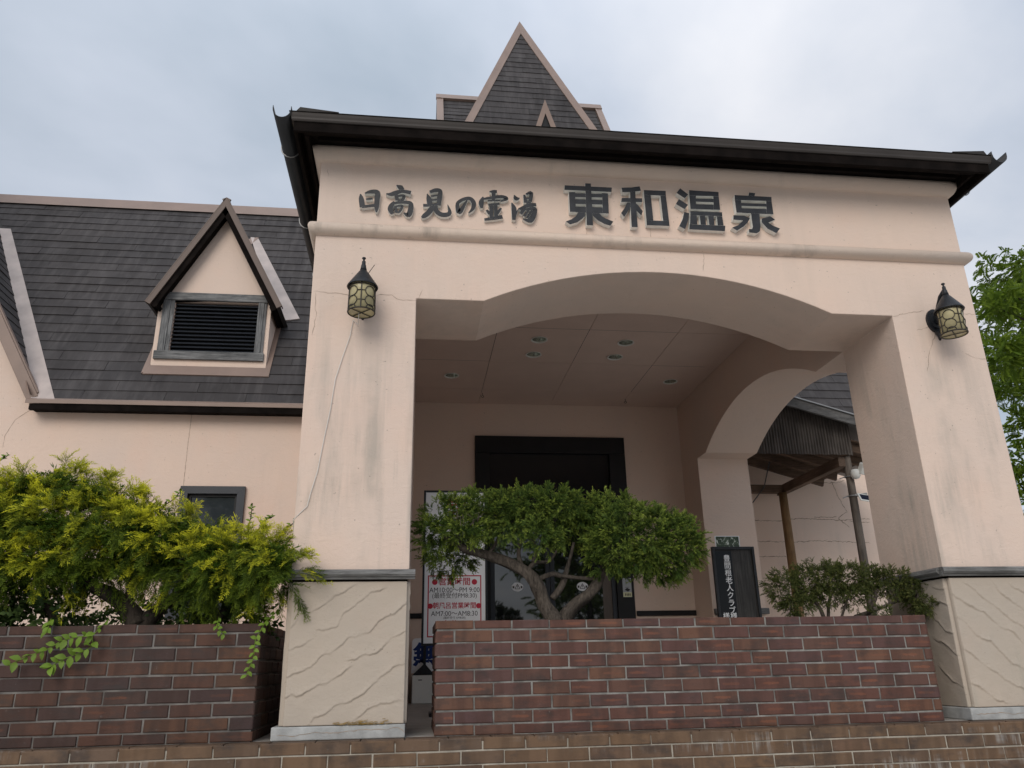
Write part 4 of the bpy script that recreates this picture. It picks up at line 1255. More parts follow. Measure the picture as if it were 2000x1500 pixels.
# entrance door
mb = MB()
fx0, fx1, fz0, fz1, fw = 0.722, 2.593, 1.20, 4.230, 0.19
mb.box(fx0, fx1, WY - 0.035, WY + 0.10, 4.018, fz1)
mb.box(fx0, fx0 + 0.175, WY - 0.035, WY + 0.10, fz0, 4.017)
mb.box(fx1 - 0.205, fx1, WY - 0.035, WY + 0.10, fz0, 4.017)
mb.box(fx0 + 0.176, fx1 - 0.206, WY - 0.02, WY + 0.10, 3.15, 3.33)
dr = mb.build('entrance_door', 'black_paint', BH, bevel=0.004)
mb = MB()
mb.box(fx0 + 0.176, fx1 - 0.206, WY + 0.02, WY + 0.03, 3.331, 4.017)
mb.build('transom_pane', 'transom_glass', dr)
xc = 1.60
for a, b in ((fx0 + 0.177, xc - 0.003), (xc + 0.003, fx1 - 0.207)):
    mb = MB()
    mb.box(a, a + 0.05, WY + 0.00, WY + 0.045, 1.205, 3.148)
    mb.box(b - 0.05, b, WY + 0.00, WY + 0.045, 1.205, 3.148)
    mb.box(a + 0.051, b - 0.051, WY + 0.00, WY + 0.045, 3.08, 3.148)
    mb.box(a + 0.051, b - 0.051, WY + 0.00, WY + 0.045, 1.205, 1.32)
    mb.build('door_stile', 'navy_frame', dr, bevel=0.003)
    mb = MB()
    mb.box(a + 0.051, b - 0.051, WY + 0.018, WY + 0.028, 1.321, 3.079)
    mb.build('pane', 'door_glass', dr)
for sx in (1.214, 1.985):
    mb = MB()
    n = 28
    ov = [(sx + 0.068 * math.cos(2 * math.pi * k / n), 2.42 + 0.052 * math.sin(2 * math.pi * k / n)) for k in range(n)]
    mb.prism(ov, 'y', WY + 0.0155, WY + 0.0178)
    mb.build('sticker', 'white_panel', dr)
    mb = MB()
    tri = [(sx - 0.030, 2.398), (sx + 0.030, 2.398), (sx, 2.452)]
    for k in range(3):
        p, q = tri[k], tri[(k + 1) % 3]
        mb.bar((p[0], WY + 0.0145, p[1]), (q[0], WY + 0.0145, q[1]), 0.002, 0.006, up=(0.3, 0, 1))
    mb.bar((sx, WY + 0.0145, 2.412), (sx, WY + 0.0145, 2.436), 0.002, 0.006, up=(1, 0, 0))
    for d in (-0.047, 0.047):
        mb.box(sx + d - 0.010, sx + d + 0.010, WY + 0.0140, WY + 0.0150, 2.405, 2.430)
    mb.build('sticker_mark', 'sign_black', dr)
mb = MB()
mb.box(2.455, 2.560, WY - 0.040, WY - 0.0365, 2.29, 2.507)
mb.build('notice', 'grey_paper', dr)
mb = MB()
mb.box(2.456, 2.559, WY - 0.0415, WY - 0.0405, 2.292, 2.345)
mb.build('notice_band', 'yellow_paper', dr)
mb = MB()
mb.add([(2.475, WY - 0.0418, 2.372), (2.515, WY - 0.0418, 2.352), (2.545, WY - 0.0418, 2.375), (2.505, WY - 0.0418, 2.396)], [(0, 1, 2, 3)])
mb.box(2.485, 2.53, WY - 0.0424, WY - 0.0414, 2.40, 2.404)
for k in range(4):
    mb.box(2.478 + k * 0.018, 2.488 + k * 0.018, WY - 0.0424, WY - 0.0416, 2.305, 2.332)
mb.build('notice_mark', 'sign_black', dr)
# dark hall behind the glass
mb = MB()
mb.box(0.3, 3.0, 12.6, 12.7, 1.2, 4.3)
mb.build('hall_wall', 'interior', BH)


# windows
def window(x0, x1, z0, z1):
    mb = MB()
    w = 0.085
    y0, y1 = WW - 0.045, WW + 0.08
    mb.prism([(x0, z1), (x1, z1), (x1 - w, z1 - w), (x0 + w, z1 - w)], 'y', y0, y1)
    mb.prism([(x0, z0), (x1, z0), (x1 - w, z0 + w), (x0 + w, z0 + w)], 'y', y0, y1)
    mb.prism([(x0, z0 + 0.001), (x0, z1 - 0.001), (x0 + w - 0.001, z1 - w), (x0 + w - 0.001, z0 + w)], 'y', y0 + 0.001, y1)
    mb.prism([(x1, z0 + 0.001), (x1, z1 - 0.001), (x1 - w + 0.001, z1 - w), (x1 - w + 0.001, z0 + w)], 'y', y0 + 0.001, y1)
    wd = mb.build('window', 'navy_frame', BH)
    mb = MB()
    mb.box(x0 + w, x0 + w + 0.03, WW + 0.0, WW + 0.06, z0 + w, z1 - w)
    mb.box(x1 - w - 0.03, x1 - w, WW + 0.0, WW + 0.06, z0 + w, z1 - w)
    mb.box(x0 + w + 0.031, x1 - w - 0.031, WW + 0.0, WW + 0.06, z1 - w - 0.03, z1 - w)
    mb.box(x0 + w + 0.031, x1 - w - 0.031, WW + 0.0, WW + 0.06, z0 + w, z0 + w + 0.03)
    mb.build('sash', 'black_paint', wd)
    mb = MB()
    mb.box(x0 + w + 0.031, x1 - w - 0.031, WW + 0.02, WW + 0.03, z0 + w + 0.031, z1 - w - 0.031)
    mb.build('pane', 'window_glass', wd)


for w_ in win:
    window(*w_)

# ---- left wing roof, 60 degrees
EY, EZ = 9.0, 4.452
T60 = math.tan(R(60))
c60, s60 = 0.5, math.sin(R(60))
SL = 4.73
RY, RZ = EY + SL * c60, EZ + SL * s60
WXL, WXR = -11.0, 3.9


def roofpt(x, s):
    return (x, EY + s * c60, EZ + s * s60)


mb = MB()
for zz, d in ((0, 1),):
    mb.add([roofpt(-4.36, 0.02), roofpt(-0.702, 0), roofpt(-0.702, 0.75), roofpt(WXR, 0.75), roofpt(WXR, SL), roofpt(-6.74, SL), (-6.74, 2 * RY - EY, EZ), (WXR, 2 * RY - EY, EZ)],
           [(0, 1, 2, 3, 4, 5), (5, 4, 7, 6), (3, 7, 4)])
wr = mb.build('wing_roof', 'roof_steel', BH)
valley_lo, valley_hi = (-4.20, 0.06), (-6.20, 3.98)     # (x, s) of the flashing's right edge
n_sl = slates(wr, (0, EY, EZ), (1, 0, 0), (0, c60, s60), [(-4.11, 0.05), (-0.62, 0.05), (-0.62, 4.66), (-6.55, 4.66)], first=0.0)
mb = MB()   # ridge cap
mb.prism([(RY - 0.125, RZ - 0.150), (RY - 0.11, RZ - 0.145), (RY, RZ + 0.055), (RY + 0.11, RZ - 0.145), (RY + 0.125, RZ - 0.150), (RY, RZ + 0.072)], 'x', -6.9, WXR)
mb.build('ridge_cap', 'brown_metal', wr)
mb = MB()   # eaves: metal drip over dark fascia and boxed soffit
mb.prism([(EY - 0.035, EZ - 0.012), (EY + 0.04, EZ + 0.055), (EY + 0.03, EZ + 0.070), (EY - 0.042, EZ + 0.030), (EY - 0.042, EZ - 0.012)], 'x', -4.37, -0.70)
mb.build('eave_flashing', 'brown_metal', wr)
mb = MB()
mb.box(-4.33, -0.70, EY - 0.028, EY + 0.02, EZ - 0.085, EZ - 0.0125)
mb.box(-4.33, -0.70, EY + 0.021, WW - 0.001, EZ - 0.062, EZ - 0.04)
mb.build('fascia_board', 'dark_wood', wr, bevel=0.004)

# ---- left cross gable with its valley flashing
GE = Vector((-4.325, 9.06, 4.567))
gs = 1.735                                 # rise per metre across
GX = -7.6                                  # ridge
GZ = GE.z + (GE.x - GX) * gs
mb = MB()
mb.prism([(-4.42, 4.6205), (GX, GZ - 0.17), (2 * GX + 4.42, 4.6205)], 'y', WW, WW + 0.05)
mb.build('gable_wall', 'stucco', BH)
gr = MB()
gy1 = 11.5
gr.add([(GE.x, 9.06, GE.z), (GX, 9.06, GZ), (GX, gy1, GZ), (GE.x, gy1, GE.z), (2 * GX - GE.x, 9.06, GE.z), (2 * GX - GE.x, gy1, GE.z)],
       [(0, 1, 2, 3), (1, 4, 5, 2)])
gr_ = gr.build('gable_roof', 'roof_steel', BH)
ul = math.hypot(1, gs)
vdir = Vector((-1 / ul, 0, gs / ul))
# slates on the slope that faces +x: u runs back along +y
smax = (GE.x - GX) * ul
slates(gr_, (GE.x, 9.06, GE.z), (0, 1, 0), vdir, [(0.06, 0.42), (0.105, 0.30), (1.98, 3.66), (1.70, 3.7), (0.06, 3.7)], h0=0.012)
mb = MB()   # rake board
d = Vector((-1, 0, gs)).normalized()
p0 = Vector((-4.335, 9.045, 4.517))
mb.bar(p0, p0 + d * 6.3, 0.05, 0.125, up=(gs, 0, 1))
mb.bar(p0 + Vector((0.035, 0.03, 0.07)), p0 + Vector((0.035, 0.03, 0.07)) + d * 6.3, 0.07, 0.03, up=(gs, 0, 1))
mb.build('rake_board', 'brown_metal', gr_, bevel=0.004)


def mainpt(x, s, h=0.0):
    return Vector((x, EY + s * c60 - h * s60, EZ + s * s60 + h * c60))


def strip(a, b, wr0, wr1, h=0.022):
    """metal strip on the main roof from a to b (x, s), widening to the right by wr0..wr1."""
    A, B = a, b
    return [mainpt(A[0], A[1], h), mainpt(A[0] + wr0, A[1], h), mainpt(B[0] + wr1, B[1], h), mainpt(B[0], B[1], h)]


mb = MB()
q = strip((-4.33, 0.04), (-6.22, 3.78), 0.25, 0.24, 0.020)
low = strip((-4.33, 0.04), (-6.22, 3.78), 0.25, 0.24, 0.002)
mb.add(q + low, [(0, 1, 2, 3), (1, 5, 6, 2), (2, 6, 7, 3), (0, 4, 5, 1)])
mb.build('valley_flashing', 'pale_metal', gr_)
mb = MB()   # upstand of the valley onto the gable slope
A, B = mainpt(-4.36, 0.10, 0.021), mainpt(-6.22, 3.78, 0.021)
up = Vector((-0.13, -0.10, 0.02))
mb.add([A, B, B + Vector((-0.02, -0.16, 0.12)), A + Vector((0.02, -0.10, 0.02)), A + Vector((0.02, -0.10, -0.02)), B + Vector((-0.02, -0.16, 0.09))], [(0, 1, 2, 3), (3, 2, 5, 4)])
mb.build('valley_flashing', 'brown_metal', gr_)

# ---- louvred dormer
DM = bpy.data.objects.new('dormer', None)
DM.parent = BH
DM.location = Vector((-2.54, 9.34, 5.03)) - origin(BH)
link(DM)
DC, DY = -2.515, 9.34
dx0, dx1 = -3.222, -1.862


def roof_s_at_y(y):
    return (y - EY) / c60


mb = MB()
apz = 7.215
o_x0, o_x1, o_z0, o_z1 = -3.03, -2.018, 5.262, 5.938
# front face around the opening, then cheeks
mb.prism([(dx0, 5.0), (dx1, 5.0), (dx1, o_z0), (dx0, o_z0)], 'y', DY, DY + 0.06)
mb.prism([(dx0, o_z0), (o_x0, o_z0), (o_x0, o_z1), (dx0, o_z1)], 'y', DY, DY + 0.06)
mb.prism([(o_x1, o_z0), (dx1, o_z0), (dx1, o_z1), (o_x1, o_z1)], 'y', DY, DY + 0.06)
rk = 1.885
mb.prism([(dx0, o_z1), (dx1, o_z1), (dx1, apz - (dx1 - DC) * rk + 0.02), (DC, apz), (dx0, apz - (DC - dx0) * rk + 0.02)], 'y', DY, DY + 0.06)
mb.prism([(DY + 0.061, 5.0), (DY + 0.061, 6.05), (10.0, 6.05)], 'x', dx0, dx0 + 0.05)
mb.prism([(DY + 0.061, 5.0), (DY + 0.061, 6.05), (10.0, 6.05)], 'x', dx1 - 0.05, dx1)
mb.build('dormer_wall', 'stucco', DM)
for a, b, c_, d_, m_ in ((-3.170, -1.908, 5.945, 6.048, 'grey_wood'), (-3.196, -1.896, 5.150, 5.258, 'grey_wood')):
    mb = MB()
    mb.box(a, b, DY - 0.035, DY - 0.001, c_, d_)
    mb.build('frame_board', m_, DM, bevel=0.004)
for a, b in ((-3.165, -3.032), (-2.016, -1.912)):
    mb = MB()
    mb.box(a, (a + b) / 2 + 0.02, DY - 0.028, DY - 0.001, 5.259, 5.944)
    mb.box((a + b) / 2 + 0.0215, b, DY - 0.018, DY - 0.001, 5.259, 5.944)
    mb.build('frame_board', 'grey_wood_up', DM, bevel=0.003)
mb = MB()
mb.box(o_x0, o_x1, DY + 0.10, DY + 0.12, o_z0, o_z1)
mb.build('louvre_back', 'black_paint', DM)
for k in range(13):
    mb = MB()
    z = o_z0 + 0.026 + k * 0.052
    mb.bar((o_x0 + 0.002, DY + 0.035, z), (o_x1 - 0.002, DY + 0.035, z), 0.062, 0.008, up=(0, -0.62, 0.80))
    mb.build('louvre_slat', 'navy_frame', DM)
# roof planes with verges
ov = DY - 0.165
for sgn in (-1, 1):
    a = Vector((DC, ov, apz + 0.12))
    hw = 0.80
    b = Vector((DC + sgn * hw, ov, apz + 0.12 - hw * rk))
    mb = MB()
    back = Vector((0, 10.95 - ov, 0))
    backb = Vector((0, 10.05 - ov, 0))
    nrm = Vector((sgn * rk, 0, 1)).normalized() * 0.05
    mb.add([a, b, b + backb, a + back, a - nrm, b - nrm, b + backb - nrm, a + back - nrm], [(0, 1, 2, 3), (4, 7, 6, 5), (0, 4, 5, 1), (1, 5, 6, 2)])
    mb.build('dormer_roof', 'roof_steel', DM)
    dd = (b - a).normalized()
    nn = nrm.normalized()
    mb = MB()
    ext = 0.0
    mb.bar(a - nn * 0.020 + Vector((0, -0.012 - sgn * 0.001, 0)) - dd * 0.022, b - nn * 0.020 + Vector((0, -0.012 - sgn * 0.001, 0)), 0.024, 0.062, up=nn)
    mb.bar(a + nn * 0.016 + Vector((0, 0.02, 0)), b + nn * 0.016 + Vector((0, 0.02, 0)), 0.09, 0.012, up=nn)
    mb.build('verge_board', 'dark_brown_metal', DM)
    mb = MB()
    mb.bar(a - nn * 0.085 + Vector((0, 0.012, 0)) + dd * 0.11, b - nn * 0.085 + Vector((0, 0.012, 0)), 0.022, 0.062, up=nn)
    mb.bar(a - nn * 0.075 + Vector((0, 0.12, 0)) + dd * 0.11, b - nn * 0.075 + Vector((0, 0.12, 0)), 0.19, 0.02, up=nn)
    mb.bar(b - nn * 0.075 + Vector((0, 0.0, 0)) - dd * 0.04, b + backb * 0.75 - nn * 0.075 - dd * 0.04, 0.05, 0.10, up=nn)
    mb.build('barge_board', 'dark_wood', DM)
    # valley flashing on the main roof
    s_lo = 1.72
    mb = MB()
    lo = (DC + sgn * 0.80, 1.70)
    hi = (DC + sgn * 0.0, 3.83)
    P = [mainpt(lo[0] - sgn * 0.14, lo[1] - 0.02, 0.03), mainpt(lo[0] + sgn * 0.13, lo[1] + 0.06, 0.024), mainpt(hi[0] + sgn * 0.05, hi[1], 0.024), mainpt(hi[0] - sgn * 0.06, hi[1] + 0.0, 0.03)]
    Q = [p - Vector((0, -s60, c60)) * 0.02 for p in P]
    mb.add(P + Q, [(0, 1, 2, 3), (1, 5, 6, 2), (2, 6, 7, 3), (0, 4, 5, 1)])
    mb.build('valley_flashing', 'pale_metal' if sgn > 0 else 'brown_metal', DM)
mb = MB()   # apron round the foot
s0 = roof_s_at_y(9.275)
P = [mainpt(-3.268, 0.535, 0.024), mainpt(-1.798, 0.535, 0.024), mainpt(-1.838, 0.69, 0.03), mainpt(-3.24, 0.69, 0.03)]
Q = [p - Vector((0, -s60, c60)) * 0.022 for p in P]
mb.add(P + Q, [(0, 1, 2, 3), (1, 5, 6, 2), (0, 4, 5, 1), (3, 7, 4, 0)])
for sgn, x in ((1, -1.862), (-1, -3.222)):
    P = [mainpt(x - sgn * 0.0, 0.60, 0.026), mainpt(x + sgn * 0.062, 0.545, 0.026), mainpt(x + sgn * 0.062, 1.75, 0.026), mainpt(x, 1.75, 0.026)]
    Q = [p - Vector((0, -s60, c60)) * 0.02 for p in P]
    mb.add(P + Q, [(0, 1, 2, 3), (1, 5, 6, 2), (0, 4, 5, 1)])
mb.build('apron_flashing', 'brown_metal', DM)

# ---- right wing roof behind the shed
REY, REZ = 10.1, 4.852
mb = MB()
mb.add([(3.9, REY, REZ), (7.9, REY, REZ), (7.9, REY + SL * c60, REZ + SL * s60), (3.9, REY + SL * c60, REZ + SL * s60), (3.9, REY + 2 * SL * c60, REZ), (7.9, REY + 2 * SL * c60, REZ)],
       [(0, 1, 2, 3), (3, 2, 5, 4), (0, 3, 4), (1, 5, 2)])
w2 = mb.build('wing_roof', 'roof_steel', BH)
slates(w2, (0, REY, REZ), (1, 0, 0), (0, c60, s60), [(4.0, 0.0), (7.6, 0.0), (7.6, 1.46), (4.0, 1.46)])
slates(w2, (0, REY, REZ), (1, 0, 0), (0, c60, s60), [(4.0, 1.456), (7.88, 1.456), (7.88, 4.68), (4.0, 4.68)], stuff=True)
mb = MB()
mb.box(4.0, 7.9, REY - 0.03, REY + 0.02, REZ - 0.085, REZ - 0.012)
mb.build('fascia_board', 'dark_wood', w2)

# ---- tower: cross gable and pyramid cap
tp = Vector((1.905, 12.5, 13.93))
pz0, ps = 9.75, math.tan(R(72))
ax_, ay_ = (tp.z - pz0) / (3.40 / 1.20), (tp.z - pz0) / ps


def pyr(k):        # ring of half-size at height fraction
    return


TW = MB()
bx, by = 1.205 * (tp.z - pz0) / 3.45, (tp.z - pz0) / ps
crn = [Vector((tp.x - bx, tp.y - by, pz0)), Vector((tp.x + bx, tp.y - by, pz0)), Vector((tp.x + bx, tp.y + by, pz0)), Vector((tp.x - bx, tp.y + by, pz0))]
TW.add(crn + [tp], [(0, 1, 4), (1, 2, 4), (2, 3, 4), (3, 0, 4)])
tr = TW.build('tower_roof', 'roof_steel', BH)
vd = (tp - (crn[0] + crn[1]) / 2)
hgt = vd.length
f0 = Vector((tp.x, tp.y - by, pz0))
slates(tr, f0, (1, 0, 0), vd, [(-bx, 0), (bx, 0), (0, hgt)], course=0.172)
vd2 = tp - Vector((tp.x - bx, tp.y, pz0))
slates(tr, (tp.x - bx, tp.y, pz0), (0, -1, 0), vd2, [(-by, 0), (by, 0), (0, vd2.length)], course=0.172, stuff=True)
vd3 = tp - Vector((tp.x + bx, tp.y, pz0))
slates(tr, (tp.x + bx, tp.y, pz0), (0, 1, 0), vd3, [(-by, 0), (by, 0), (0, vd3.length)], course=0.172, stuff=True)
# hip flashings wrap the edges
N = Vector((1, 0, 0)).cross(vd.normalized())
for sgn, c0, cs in ((-1, crn[0], Vector((0, 1, 0))), (1, crn[1], Vector((0, 1, 0)))):
    mb = MB()
    e_ = (tp - c0).normalized()
    inn = Vector((-sgn, 0, 0))
    inn = (inn - e_ * inn.dot(e_)).normalized()
    inn = (inn - N * inn.dot(N)).normalized()
    w = 0.135
    lift = N * 0.026
    topv = tp + N * 0.026 + Vector((0, 0, 0.05))
    kx = w / abs(inn.cross(e_).length)
    a0 = c0 + lift
    a1 = c0 + lift + inn * w
    # inner edge meets the centre line of the face below the apex
    tt = 1 - w / abs(bx) * 1.06
    b1 = Vector((tp.x, 0, 0))
    bx_in = f0 + vd * (1 - w * 2.95 / hgt) + lift
    b1 = Vector((tp.x, bx_in.y, bx_in.z))
    mb.add([a0, a1, b1, topv, a0 - N * 0.03, a1 - N * 0.03, b1 - N * 0.03, topv + Vector((0, 0.05, -0.05))],
           [(0, 1, 2, 3) if sgn < 0 else (3, 2, 1, 0), (1, 5, 6, 2), (0, 3, 7, 4)])
    mb.add([a0, topv, topv + Vector((0, 0.02, 0)), a0 + Vector((0, 0.16, 0))], [(0, 1, 2, 3)])
    mb.build('hip_flashing', 'brown_metal', tr)
# cross gable: ridge along x under the pyramid
kx0, kx1, kz, ky = 0.240, 3.470, 11.975, 12.5
kzb = 9.3
kd = (kz - kzb) / T60
mb = MB()
mb.add([(kx0, ky - kd, kzb), (kx1, ky - kd, kzb), (kx1, ky, kz), (kx0, ky, kz), (kx0, ky + kd, kzb), (kx1, ky + kd, kzb)], [(0, 1, 2, 3), (3, 2, 5, 4), (0, 3, 4), (1, 5, 2)])
kr = mb.build('cross_gable_roof', 'roof_steel', BH)
ksl = (kz - kzb) / s60
slates(kr, (0, ky - kd, kzb), (1, 0, 0), (0, c60, s60), [(kx0 + 0.10, 1.0), (1.0, 1.0), (1.3, ksl - 0.1), (kx0 + 0.10, ksl - 0.1)], course=0.172)
slates(kr, (0, ky - kd, kzb), (1, 0, 0), (0, c60, s60), [(2.75, 1.0), (kx1 - 0.10, 1.0), (kx1 - 0.10, ksl - 0.1), (2.45, ksl - 0.1)], course=0.172)
nk = Vector((0, -s60, c60))
for x in (kx0, kx1):
    sg = 1 if x == kx0 else -1
    mb = MB()
    p, q = Vector((x + sg * 0.055, ky - kd, kzb)) + nk * 0.02, Vector((x + sg * 0.055, ky, kz)) + nk * 0.02
    mb.bar(p, q, 0.11, 0.05, up=nk)
    mb.bar(p + Vector((sg * 0.06, 0, 0)), q + Vector((sg * 0.06, 0, 0)), 0.02, 0.06, up=nk)
    mb.build('verge_flashing', 'brown_metal', kr)
mb = MB()
p = Vector((kx0 - 0.01, ky - 0.055, kz - 0.075)) + nk * 0.026
q = Vector((kx1 + 0.01, ky - 0.055, kz - 0.075)) + nk * 0.026
mb.bar(p, q, 0.05, 0.19, up=(0, c60, s60))
mb.build('ridge_cap', 'brown_metal', kr)
mb = MB()
mb.box(0.42, 3.30, 11.2, 13.8, 6.0, 9.9)
mb.build('tower_wall', 'stucco', BH)
# small pointed vent on the pyramid face
mb = MB()
vx = 2.13
vz0, vz1, vy = 10.36, 11.01, 11.22
for sg in (-1, 1):
    mb.add([(vx, vy, vz1), (vx + sg * 0.20, vy, vz0), (vx + sg * 0.105, vy, vz0), (vx, vy, vz1 - 0.30), (vx, 11.6, vz1), (vx + sg * 0.20, 11.6, vz0)],
           [(0, 1, 2, 3), (0, 4, 5, 1)])
mb.build('vent_hood', 'brown_metal', tr)
mb = MB()
mb.add([(vx - 0.105, vy + 0.03, vz0), (vx + 0.105, vy + 0.03, vz0), (vx, vy + 0.03, vz1 - 0.29)], [(0, 1, 2)])
mb.build('vent_opening', 'black_paint', tr)  # black face stands in for the shaded hollow of the vent

# ================================================================== LETTERING ON THE PORCH
def glyph_poly(mb, poly, y0, y1):
    n = len(poly)
    ar = sum(poly[i][0] * poly[(i + 1) % n][1] - poly[(i + 1) % n][0] * poly[i][1] for i in range(n))
    if ar < 0:
        poly = poly[::-1]
    o = len(mb.v)
    mb.v += [(p[0], y0, p[1]) for p in poly] + [(p[0], y1, p[1]) for p in poly]
    mb.cur = 0
    mb.face([o + i for i in range(n)])
    mb.cur = 1
    for i in range(n):
        mb.face((o + i, o + n + i, o + n + (i + 1) % n, o + (i + 1) % n))


def stroke_outline(pts):
    """smooth variable-width brush stroke -> outline polygon"""
    P = [Vector((p[0], p[1], p[2])) for p in pts]
    Q = []
    m = len(P)
    for i in range(m - 1):
        p0, p1, p2, p3 = P[max(i - 1, 0)], P[i], P[i + 1], P[min(i + 2, m - 1)]
        for k in range(5):
            t = k / 5
            Q.append(0.5 * ((2 * p1) + (p2 - p0) * t + (2 * p0 - 5 * p1 + 4 * p2 - p3) * t * t + (3 * p1 - p0 - 3 * p2 + p3) * t ** 3))
    Q.append(P[-1])
    return Q


def glyph_stroke(mb, pts, y0, y1):
    Q = stroke_outline(pts)
    n = len(Q)
    L, Rt = [], []
    for i, q in enumerate(Q):
        a, b = Q[max(i - 1, 0)], Q[min(i + 1, n - 1)]
        d = Vector((b.x - a.x, b.y - a.y)).normalized()
        s = Vector((-d.y, d.x)) * max(0.002, q.z * 1.55) / 2
        c = Vector((q.x, q.y))
        if i == 0:
            c = c - d * q.z * 0.25
        if i == n - 1:
            c = c + d * q.z * 0.25
        L.append(c + s)
        Rt.append(c - s)
    o = len(mb.v)
    loop = L + Rt[::-1]
    mb.v += [(p.x, y0, p.y) for p in loop] + [(p.x, y1, p.y) for p in loop]
    N = 2 * n
    mb.cur = 0
    for i in range(n - 1):
        mb.face((o + i, o + N - 1 - i, o + N - 2 - i, o + i + 1))
    mb.cur = 1
    for i in range(N):
        mb.face((o + i, o + (i + 1) % N, o + N + (i + 1) % N, o + N + i))


t = thing('sign_lettering', 'large block letters reading 東和温泉 raised on the porch front', 'sign', (1.79, 4.69, 4.44))
for ch, polys in GOTHIC.items():
    mb = MB()
    for k, p in enumerate(polys):
        glyph_poly(mb, p, 4.654 + k * 0.0006, 4.699)
    put('letter', mb.mesh('letter', 'letter_face', 'letter_side'), t)
t = thing('sign_lettering', 'smaller brush script letters reading 日高見の霊湯 raised on the porch front', 'sign', (0.18, 4.69, 4.44))
for ch, st in BRUSH.items():
    mb = MB()
    for k, p in enumerate(st):
        glyph_stroke(mb, p, 4.666 + k * 0.0006, 4.699)
    put('letter', mb.mesh('letter', 'letter_face', 'letter_side'), t)

# ================================================================== WALL LANTERNS
def lantern(x, yl, zb, label):
    t = thing('wall_lantern', label, 'lantern', (x, YF, zb), 'cone topped lanterns on the porch pillars')
    c = (x, yl, zb)
    mb = MB()
    mb.smooth = True
    mb.lathe([(0.0, 0.315), (0.030, 0.285), (0.094, 0.188), (0.098, 0.180), (0.0955, 0.174), (0.085, 0.182), (0.0, 0.25)], c, 28)
    mb.build('cap', 'black_metal', t, shade=True)
    mb = MB()
    mb.smooth = True
    mb.lathe([(0.0, 0.392), (0.011, 0.390), (0.013, 0.383), (0.006, 0.376), (0.006, 0.368), (0.012, 0.362), (0.0125, 0.340), (0.016, 0.335), (0.017, 0.322), (0.022, 0.300), (0.0, 0.296)], c, 16)
    mb.build('finial', 'black_metal', t)
    mb = MB()
    mb.smooth = True
    rt, rb = 0.076, 0.0795
    mb.lathe([(rt, 0.185), (rb, 0.004), (rb - 0.004, 0.004), (rt - 0.004, 0.185)], c, 28)
    mb.lathe([(0.0, 0.006), (rb - 0.005, 0.006)], c, 28)
    mb.build('glass', 'lamp_glass', t)

    def on(th, z):
        r = rb + (rt - rb) * (z / 0.185) + 0.004
        return (x + r * math.sin(th), yl - r * math.cos(th), zb + z)
    mb = MB()
    for z, rr2 in ((0.004, 0.0048), (0.172, 0.004)):
        mb.tube([on(2 * math.pi * k / 28, z) for k in range(29)], rr2, 6)
    for k in range(4):
        th = k * math.pi / 2
        mb.tube([on(th, z) for z in (0.0, 0.06, 0.12, 0.18)], 0.0038, 6)
        th2 = th + math.pi / 4
        for zc2 in (0.058, 0.124):
            mb.tube([on(th2 + 0.47 * math.cos(a), zc2 + 0.035 * math.sin(a)) for a in [2 * math.pi * j / 20 for j in range(21)]], 0.003, 5)
            for sgn in (-1, 1):
                mb.tube([on(th2 + sgn * (0.47 + d), zc2) for d in (0.0, 0.16, 0.31)], 0.0028, 5)
        mb.tube([on(th2 + 0.36 * math.cos(a), 0.010 + 0.022 * max(0, math.sin(a))) for a in [math.pi * j / 8 for j in range(9)]], 0.003, 5)
        mb.tube([(x + rb * math.sin(th2) * f, yl - rb * math.cos(th2) * f, zb + 0.002) for f in (0.0, 0.5, 1.0)], 0.003, 5)
    mb.build('cage', 'bronze_metal', t)
    mb = MB()
    mb.smooth = True
    zt = zb + 0.30
    mb.tube([(x, YF - 0.03, zb + 0.15), (x, YF - 0.055, zb + 0.20), (x, YF - 0.075, zb + 0.255), (x, (YF + yl) / 2 - 0.03, zb + 0.315), (x, yl + 0.01, zb + 0.340)], [0.022, 0.019, 0.016, 0.013, 0.011], 10)
    mb.build('arm', 'black_metal', t)
    mb = MB()
    n = 24
    ov = [(x + 0.062 * math.cos(2 * math.pi * k / n), zb + 0.175 + 0.088 * math.sin(2 * math.pi * k / n)) for k in range(n)]
    mb.prism(ov, 'y', YF - 0.018, YF - 0.0005)
    ov = [(x + 0.045 * math.cos(2 * math.pi * k / n), zb + 0.175 + 0.066 * math.sin(2 * math.pi * k / n)) for k in range(n)]
    mb.prism(ov, 'y', YF - 0.034, YF - 0.0185)
    mb.smooth = True
    mb.tube([(x, YF - 0.02, zb + 0.09), (x, YF - 0.035, zb + 0.05), (x, YF - 0.02, zb + 0.02)], [0.024, 0.02, 0.006], 8)
    mb.build('wall_plate', 'black_metal', t, bevel=0.0)
    return t


lt = lantern(-0.357, 4.53, 3.640, 'dark cone topped lantern on the left porch pillar with a pale cord hanging below')
mb = MB()
mb.bar((-0.325, 4.50, 3.90), (-0.285, 4.48, 3.955), 0.003, 0.003)
mb.build('twig', 'bronze_metal', lt)
lantern(3.640, 4.53, 3.630, 'dark cone topped lantern on the porch pillar nearest the leafy tree')
mb = MB()
cb = [(p[0], 4.692, p[2]) for p in CABLE]
cb = [(-0.372, 4.54, 3.645), (-0.380, 4.62, 3.60)] + cb + [(-0.700, 4.70, 2.38), (-0.706, 4.9, 2.2)]
mb.smooth = True
mb.tube(cb, 0.0024, 6)
o = mb.build('hanging_cord', 'cord')
o['label'] = 'thin pale cord hanging from the lantern down the stained pillar'
o['category'] = 'cord'

